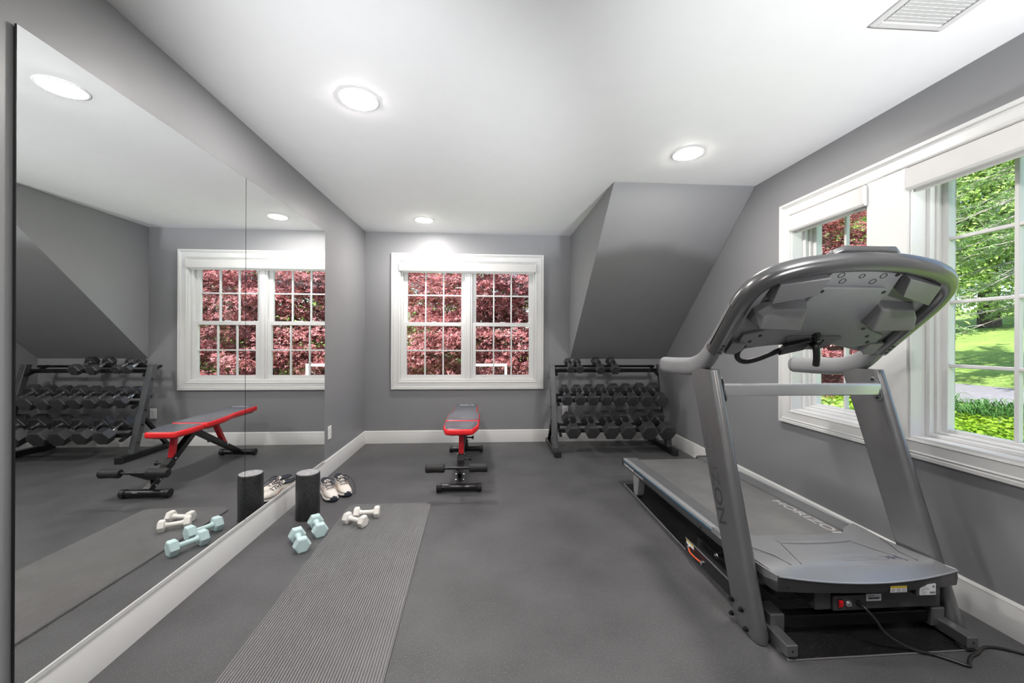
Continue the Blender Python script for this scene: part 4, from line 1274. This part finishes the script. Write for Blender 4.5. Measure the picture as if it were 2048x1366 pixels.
xs = [-30, -15, -8, -4, 0, 2.4] + [2.4 + 0.4 * k for k in range(1, 60)] + [28, 32, 40, 50, 60]
terrain('lawn', xs, [-40, -20, -10, 0, 2, 4, 6, 8, 10, 12, 14, 17, 20, 25, 30, 40, 60], 'lawn', 'green mown lawn rising behind the house', 'lawn')
terrain('road_path', [8.55, 8.8, 9.2, 9.6, 10.0, 10.15], [-40, -20, -10, 0, 2, 4, 6, 8, 10, 12, 14, 17, 20, 25, 30, 40, 60], 'asphalt', 'narrow grey asphalt drive crossing the lawn', 'path', 0.03)

def leaf_cloud(name, centres, normals, size, m, parent, org, lobes=3, spread=0.5, fold=0.15, aspect=0.28, kind='stuff'):
    """one mesh of many small leaves; each leaf is a fan of kite shaped lobes"""
    n = len(centres)
    N = normals / np.maximum(np.linalg.norm(normals, axis=1, keepdims=True), 1e-6)
    rnd = RNG.normal(size=(n, 3))
    U = rnd - N * np.sum(rnd * N, axis=1, keepdims=True)
    U /= np.maximum(np.linalg.norm(U, axis=1, keepdims=True), 1e-6)
    V = np.cross(N, U)
    s = np.asarray(size).reshape(-1, 1) if np.ndim(size) else np.full((n, 1), size)
    verts = []
    angs = [0.0] if lobes == 1 else np.linspace(-spread * math.pi / 2, spread * math.pi / 2, lobes)
    for a in angs:
        D = U * math.cos(a) + V * math.sin(a)
        Pp = -U * math.sin(a) + V * math.cos(a)
        L = s * (1.0 - 0.35 * abs(a) / (math.pi / 2))
        verts.append(np.stack([centres, centres + D * L * 0.5 + Pp * L * aspect + N * L * fold, centres + D * L, centres + D * L * 0.5 - Pp * L * aspect + N * L * fold], axis=1))
    Vv = np.concatenate(verts, axis=0).reshape(-1, 3) - np.asarray(org)
    q = len(Vv) // 4
    me = bpy.data.meshes.new(name)
    me.vertices.add(len(Vv))
    me.vertices.foreach_set('co', Vv.astype(np.float32).ravel())
    me.loops.add(q * 4)
    me.loops.foreach_set('vertex_index', np.arange(q * 4, dtype=np.int32))
    me.polygons.add(q)
    me.polygons.foreach_set('loop_start', np.arange(0, q * 4, 4, dtype=np.int32))
    me.polygons.foreach_set('loop_total', np.full(q, 4, dtype=np.int32))
    me.update(calc_edges=True)
    me.materials.append(MT[m])
    ob = bpy.data.objects.new(name, me)
    COL.objects.link(ob)
    ob.parent = parent
    ob['kind'] = kind
    return ob

def pads(centre, radii, n_pads, per_pad, pad_r, pad_t, shell=0.45, droop=0.25, front=None):
    """leaf positions in flattened drooping pads spread through an ellipsoid"""
    c = np.asarray(centre); R = np.asarray(radii)
    d = RNG.normal(size=(n_pads, 3))
    d /= np.linalg.norm(d, axis=1, keepdims=True)
    if front is not None:
        f_ = np.asarray(front); f_ = f_ / np.linalg.norm(f_)
        flip = (d @ f_) < -0.25
        d[flip] -= 2 * np.outer((d[flip] @ f_), f_)
    r = (shell + (1 - shell) * RNG.random((n_pads, 1))) 
    pc = c + d * r * R
    P, Nn = [], []
    for i in range(n_pads):
        a = RNG.random(per_pad) * 2 * math.pi
        q = np.sqrt(RNG.random(per_pad)) * pad_r * (0.6 + 0.8 * RNG.random())
        z = RNG.normal(size=per_pad) * pad_t - droop * q * q / pad_r
        P.append(pc[i] + np.stack([q * np.cos(a), q * np.sin(a), z], axis=1))
        nn = RNG.normal(size=(per_pad, 3)) * 0.55 + np.array([0, 0, 1.0]) + d[i] * 0.5
        Nn.append(nn)
    return np.concatenate(P), np.concatenate(Nn)

def trunk(parent, org, base, top, r0, r1, branches, m='bark', seed=1):
    rr_ = random.Random(seed)
    b, t = Vector(base), Vector(top)
    mid = (b + t) / 2 + Vector((rr_.uniform(-0.2, 0.2), rr_.uniform(-0.2, 0.2), 0))
    pts = catmull([b, mid, t], 4)
    MB().tube(pts, [r0 + (r1 - r0) * i / (len(pts) - 1) for i in range(len(pts))], 10).build('trunk', m, parent, org)
    for e_ in branches:
        e_ = Vector(e_)
        s_ = b.lerp(t, rr_.uniform(0.25, 0.9))
        md = (s_ + e_) / 2 + Vector((rr_.uniform(-0.2, 0.2), rr_.uniform(-0.2, 0.2), rr_.uniform(0.0, 0.3)))
        p_ = catmull([s_, md, e_], 4)
        MB().tube(p_, [r1 * 0.8 + (0.012 - r1 * 0.8) * i / (len(p_) - 1) for i in range(len(p_))], 6).build('branch', m, parent, org)

def tree(name, label, base, height, centre, radii, n_pads, per_pad, pad_r, pad_t, leaf, m, group, lobes=1, r0=0.16, nb=8, shell=0.45, spread=0.6, aspect=0.28, front=(0, -1, 0.2), seed=1, droop=0.25):
    org = base
    o = root(name, base, label, 'tree', group)
    rr_ = random.Random(seed)
    ends = []
    for k in range(nb):
        a = rr_.uniform(0, 2 * math.pi)
        ends.append((centre[0] + radii[0] * 0.75 * math.cos(a), centre[1] + radii[1] * 0.75 * math.sin(a), centre[2] + rr_.uniform(-0.2, 0.7) * radii[2]))
    trunk(o, org, base, (centre[0], centre[1], centre[2] + radii[2] * 0.4), r0, r0 * 0.35, ends, seed=seed)
    P, Nn = pads(centre, radii, n_pads, per_pad, pad_r, pad_t, shell, droop, front)
    leaf_cloud('foliage', P, Nn, leaf * (0.7 + 0.6 * RNG.random(len(P))), m, o, org, lobes, spread, 0.12, aspect)
    return o

# red maples
tree('maple_tree', 'broad red maple filling the view of the end window', (0.8, 10.6, -2.7), 5, (0.9, 10.2, 1.1), (4.6, 2.6, 3.9), 1300, 110, 0.46, 0.05, 0.072, 'maple', 'red maples outdoors', 3, 0.14, 14, 0.35, 0.75, 0.2, (0, -1, 0.1), 3)
tree('maple_tree', 'red maple seen through the far narrow side window', (7.9, 9.6, -0.1), 5, (7.85, 9.4, 2.1), (1.6, 1.6, 3.3), 380, 95, 0.42, 0.05, 0.085, 'maple', 'red maples outdoors', 3, 0.12, 9, 0.35, 0.75, 0.2, (-0.7, -0.7, 0.1), 5)
# green trees behind them
tree('shade_tree', 'green tree behind the broad red maple', (-2.5, 17, -2.7), 8, (-2.5, 16.5, 1.5), (4.5, 2.5, 4.6), 300, 60, 0.7, 0.12, 0.17, 'green', 'green trees outdoors', 1, 0.2, 8, 0.4, front=(0, -1, 0), seed=8)
tree('shade_tree', 'green tree between the two red maples', (6.0, 17, -2.0), 8, (6.0, 16.5, 2.0), (5.0, 2.5, 5.0), 300, 60, 0.7, 0.12, 0.17, 'green', 'green trees outdoors', 1, 0.2, 8, 0.4, front=(0, -1, 0), seed=9)
tree('shade_tree', 'tall green tree far up the lawn beyond the side maple', (15.0, 16.5, 0.3), 9, (15, 16.2, 3.6), (4.5, 3, 4.4), 320, 60, 0.8, 0.14, 0.19, 'green', 'green trees outdoors', 1, 0.25, 8, 0.4, front=(-1, -1, 0), seed=10)
# side lawn trees: one thick trunk, crown above the lawn
tree('shade_tree', 'thick trunked tree standing on the lawn outside the near side window', (20.6, 15.2, 1.8), 9, (20.4, 15.0, 7.0), (4.6, 4.2, 4.6), 900, 75, 0.7, 0.14, 0.15, 'green', 'green trees outdoors', 1, 0.36, 10, 0.3, front=(-1, -0.7, -0.2), seed=12)
tree('shade_tree', 'distant bright green tree uphill outside the near side window', (32, 16, 3.1), 9, (32, 16, 8.2), (6, 5.6, 6.6), 600, 60, 1.1, 0.2, 0.24, 'green', 'green trees outdoors', 1, 0.3, 6, 0.4, front=(-1, -0.6, 0), seed=13)
tree('shade_tree', 'distant bright green tree downhill outside the near side window', (27, 27, 2.6), 9, (27, 27, 7.0), (6, 5, 6.0), 500, 60, 1.1, 0.2, 0.24, 'green', 'green trees outdoors', 1, 0.3, 6, 0.4, front=(-1, -0.6, 0), seed=14)

# feathery conifer whose bare twigs hang in front of the near side window
org = (11.6, 7.0, gz(11.6, 7.0))
cf = root('conifer_tree', org, 'feathery conifer with bare grey twigs outside the near side window', 'tree', 'green trees outdoors')
MB().tube([org, (11.6, 7.0, 4.2), (11.5, 7.0, 8.0)], [0.2, 0.14, 0.06], 10).build('trunk', 'bark', cf, org)
rr_ = random.Random(21)
LP, LN = [], []
for k in range(70):
    z = rr_.uniform(1.9, 6.6)
    a = rr_.uniform(math.radians(20), math.radians(250))
    L = rr_.uniform(1.4, 3.0)
    p0 = Vector((11.6, 7.0, z))
    d = Vector((math.cos(a), math.sin(a), 0))
    tip = p0 + d * L + Vector((0, 0, -0.35 * L + rr_.uniform(0, 0.5)))
    md = (p0 + tip) / 2 + Vector((rr_.uniform(-0.15, 0.15), rr_.uniform(-0.15, 0.15), 0.18))
    path = catmull([p0, md, tip], 5)
    MB().tube(path, [0.022 + (0.004 - 0.022) * i / (len(path) - 1) for i in range(len(path))], 5).build('branch', 'twig', cf, org)
    mbt = MB()
    for q in range(26):
        i = rr_.randrange(2, len(path))
        s_ = path[i]
        e_ = s_ + Vector((rr_.uniform(-0.4, 0.4), rr_.uniform(-0.4, 0.4), rr_.uniform(-0.28, 0.12))) + d * 0.15
        m_ = (s_ + e_) / 2 + Vector((0, 0, rr_.uniform(-0.03, 0.06)))
        mbt.tube([s_, m_, e_], [0.006, 0.0045, 0.002], 3)
        if rr_.random() < 0.62:
            for w_ in range(16):
                t = rr_.random()
                LP.append(tuple(s_.lerp(e_, t) + Vector((rr_.gauss(0, 0.03), rr_.gauss(0, 0.03), rr_.gauss(0, 0.02)))))
                LN.append((rr_.gauss(0, 0.5), rr_.gauss(0, 0.5), 1))
    tw = mbt.build('twigs', 'twig', cf, org, smooth=0)
    tw['kind'] = 'stuff'
leaf_cloud('foliage', np.array(LP), np.array(LN), 0.09, 'darkgreen', cf, org, 3, 0.7, 0.05, 0.12)

# strap leaved lilies along the drive and low ground cover on the bank
rr_ = random.Random(5)
def lily(x, y, label):
    z = gz(x, y)
    org = (x, y, z)
    o = root('lily_clump', org, label, 'plant', 'strap leaved clumps along the drive')
    vs, fs = [], []
    for k in range(75):
        a = rr_.uniform(0, 2 * math.pi)
        L = rr_.uniform(0.3, 0.5)
        hgt = rr_.uniform(0.18, 0.34)
        w_ = 0.013
        bx, by = x + rr_.gauss(0, 0.09), y + rr_.gauss(0, 0.09)
        side = Vector((-math.sin(a), math.cos(a), 0)) * w_
        base_i = len(vs)
        for j in range(5):
            t = j / 4
            p = Vector((bx + math.cos(a) * L * t * t * 0.8, by + math.sin(a) * L * t * t * 0.8, z + hgt * math.sin(t * 2.3) / math.sin(math.pi / 2) * (1 - 0.15 * t)))
            ww = 1 - t * 0.9
            vs += [tuple(p - side * ww), tuple(p + side * ww)]
        for j in range(4):
            i0 = base_i + 2 * j
            fs.append((i0, i0 + 1, i0 + 3, i0 + 2))
    b_ = MB().add(vs, fs).build('leaves', 'lily', o, org, smooth=0)
    b_['kind'] = 'stuff'
i = 0
for row, xx in enumerate((8.25, 7.85)):
    for k in range(8):
        y = 4.2 + k * 0.5 + rr_.uniform(-0.1, 0.1) + row * 0.2
        lily(xx + rr_.uniform(-0.1, 0.1), y, 'strap leaved green clump beside the asphalt drive')
P, Nn = [], []
for k in range(26000):
    x = rr_.uniform(3.0, 7.9)
    y = rr_.uniform(1.5, 8.5)
    P.append((x, y, gz(x, y) + 0.02 + 0.12 * rr_.random()))
    Nn.append((rr_.gauss(0, 0.4), rr_.gauss(0, 0.4), 1))
org = (5.5, 5, gz(5.5, 5))
gc = root('ground_cover', org, 'bright green low leafy ground cover on the bank outside the near side window', 'plants', kind='stuff')
leaf_cloud('leaves', np.array(P), np.array(Nn), 0.085, 'cover', gc, org, 1, 0.6, 0.1, 0.3)
# low shrubs below the maple by the side window
def shrub(label, c, r, m, np_, leaf, seed):
    org = (c[0], c[1], gz(c[0], c[1]))
    o = root('leafy_shrub', org, label, 'shrub', 'green shrubs outdoors')
    trunk(o, org, org, (c[0], c[1], c[2]), 0.03, 0.012, [(c[0] + r[0] * 0.5, c[1], c[2]), (c[0] - r[0] * 0.5, c[1], c[2])], seed=seed)
    P, Nn = pads(c, r, np_, 60, 0.28, 0.06, 0.3, 0.2, (0, -1, 0.2))
    leaf_cloud('foliage', P, Nn, leaf, m, o, org, 1, 0.5, 0.1, 0.3)
shrub('green shrub under the red maple outside the far side window', (6.2, 7.0, -0.35), (0.8, 0.7, 0.5), 'green', 60, 0.1, 31)
shrub('green shrub below the broad red maple outside the end window', (-1.2, 8.2, -1.5), (1.6, 0.8, 1.1), 'green', 70, 0.1, 32)
shrub('yellow green shrub behind the basketball backboard', (1.0, 13.0, -1.2), (3.0, 0.7, 1.8), 'green', 120, 0.12, 33)

# basketball backboard standing in the yard behind the house
BBY = 7.2
org = (-0.06, BBY, -2.7)
bb = root('basketball_hoop', org, 'white framed basketball backboard outside the end window', 'basketball hoop')
k_ = BBY / 4.72
x0, x1, z1, z0 = -0.36, 0.37, 0.77, 0.10
mb = MB()
for r_ in ((x0, x1, z1 - 0.045, z1), (x0, x1, z0, z0 + 0.045), (x0, x0 + 0.045, z0 + 0.045, z1 - 0.045), (x1 - 0.045, x1, z0 + 0.045, z1 - 0.045)):
    mb.box(r_[0], r_[1], BBY - 0.02, BBY + 0.02, r_[2], r_[3])
mb.build('frame', 'white', bb, org, smooth=0, bevel=0.004)
MB().box(x0 + 0.04, x1 - 0.04, BBY - 0.004, BBY + 0.004, z0 + 0.04, z1 - 0.04).build('clear_board', 'glass', bb, org, smooth=0)
MB().tube([(0.0, BBY + 0.5, -2.7), (0.0, BBY + 0.5, -0.3), (0.0, BBY + 0.03, 0.3)], 0.045, 10).build('pole', 'black_metal', bb, org)
ring = [(0.0 + 0.2 * math.cos(a), BBY - 0.27 + 0.2 * math.sin(a), 0.2) for a in [2 * math.pi * q / 24 for q in range(24)]]
MB().tube(ring, 0.009, 8, closed=True).build('rim', 'orange_wire', bb, org)
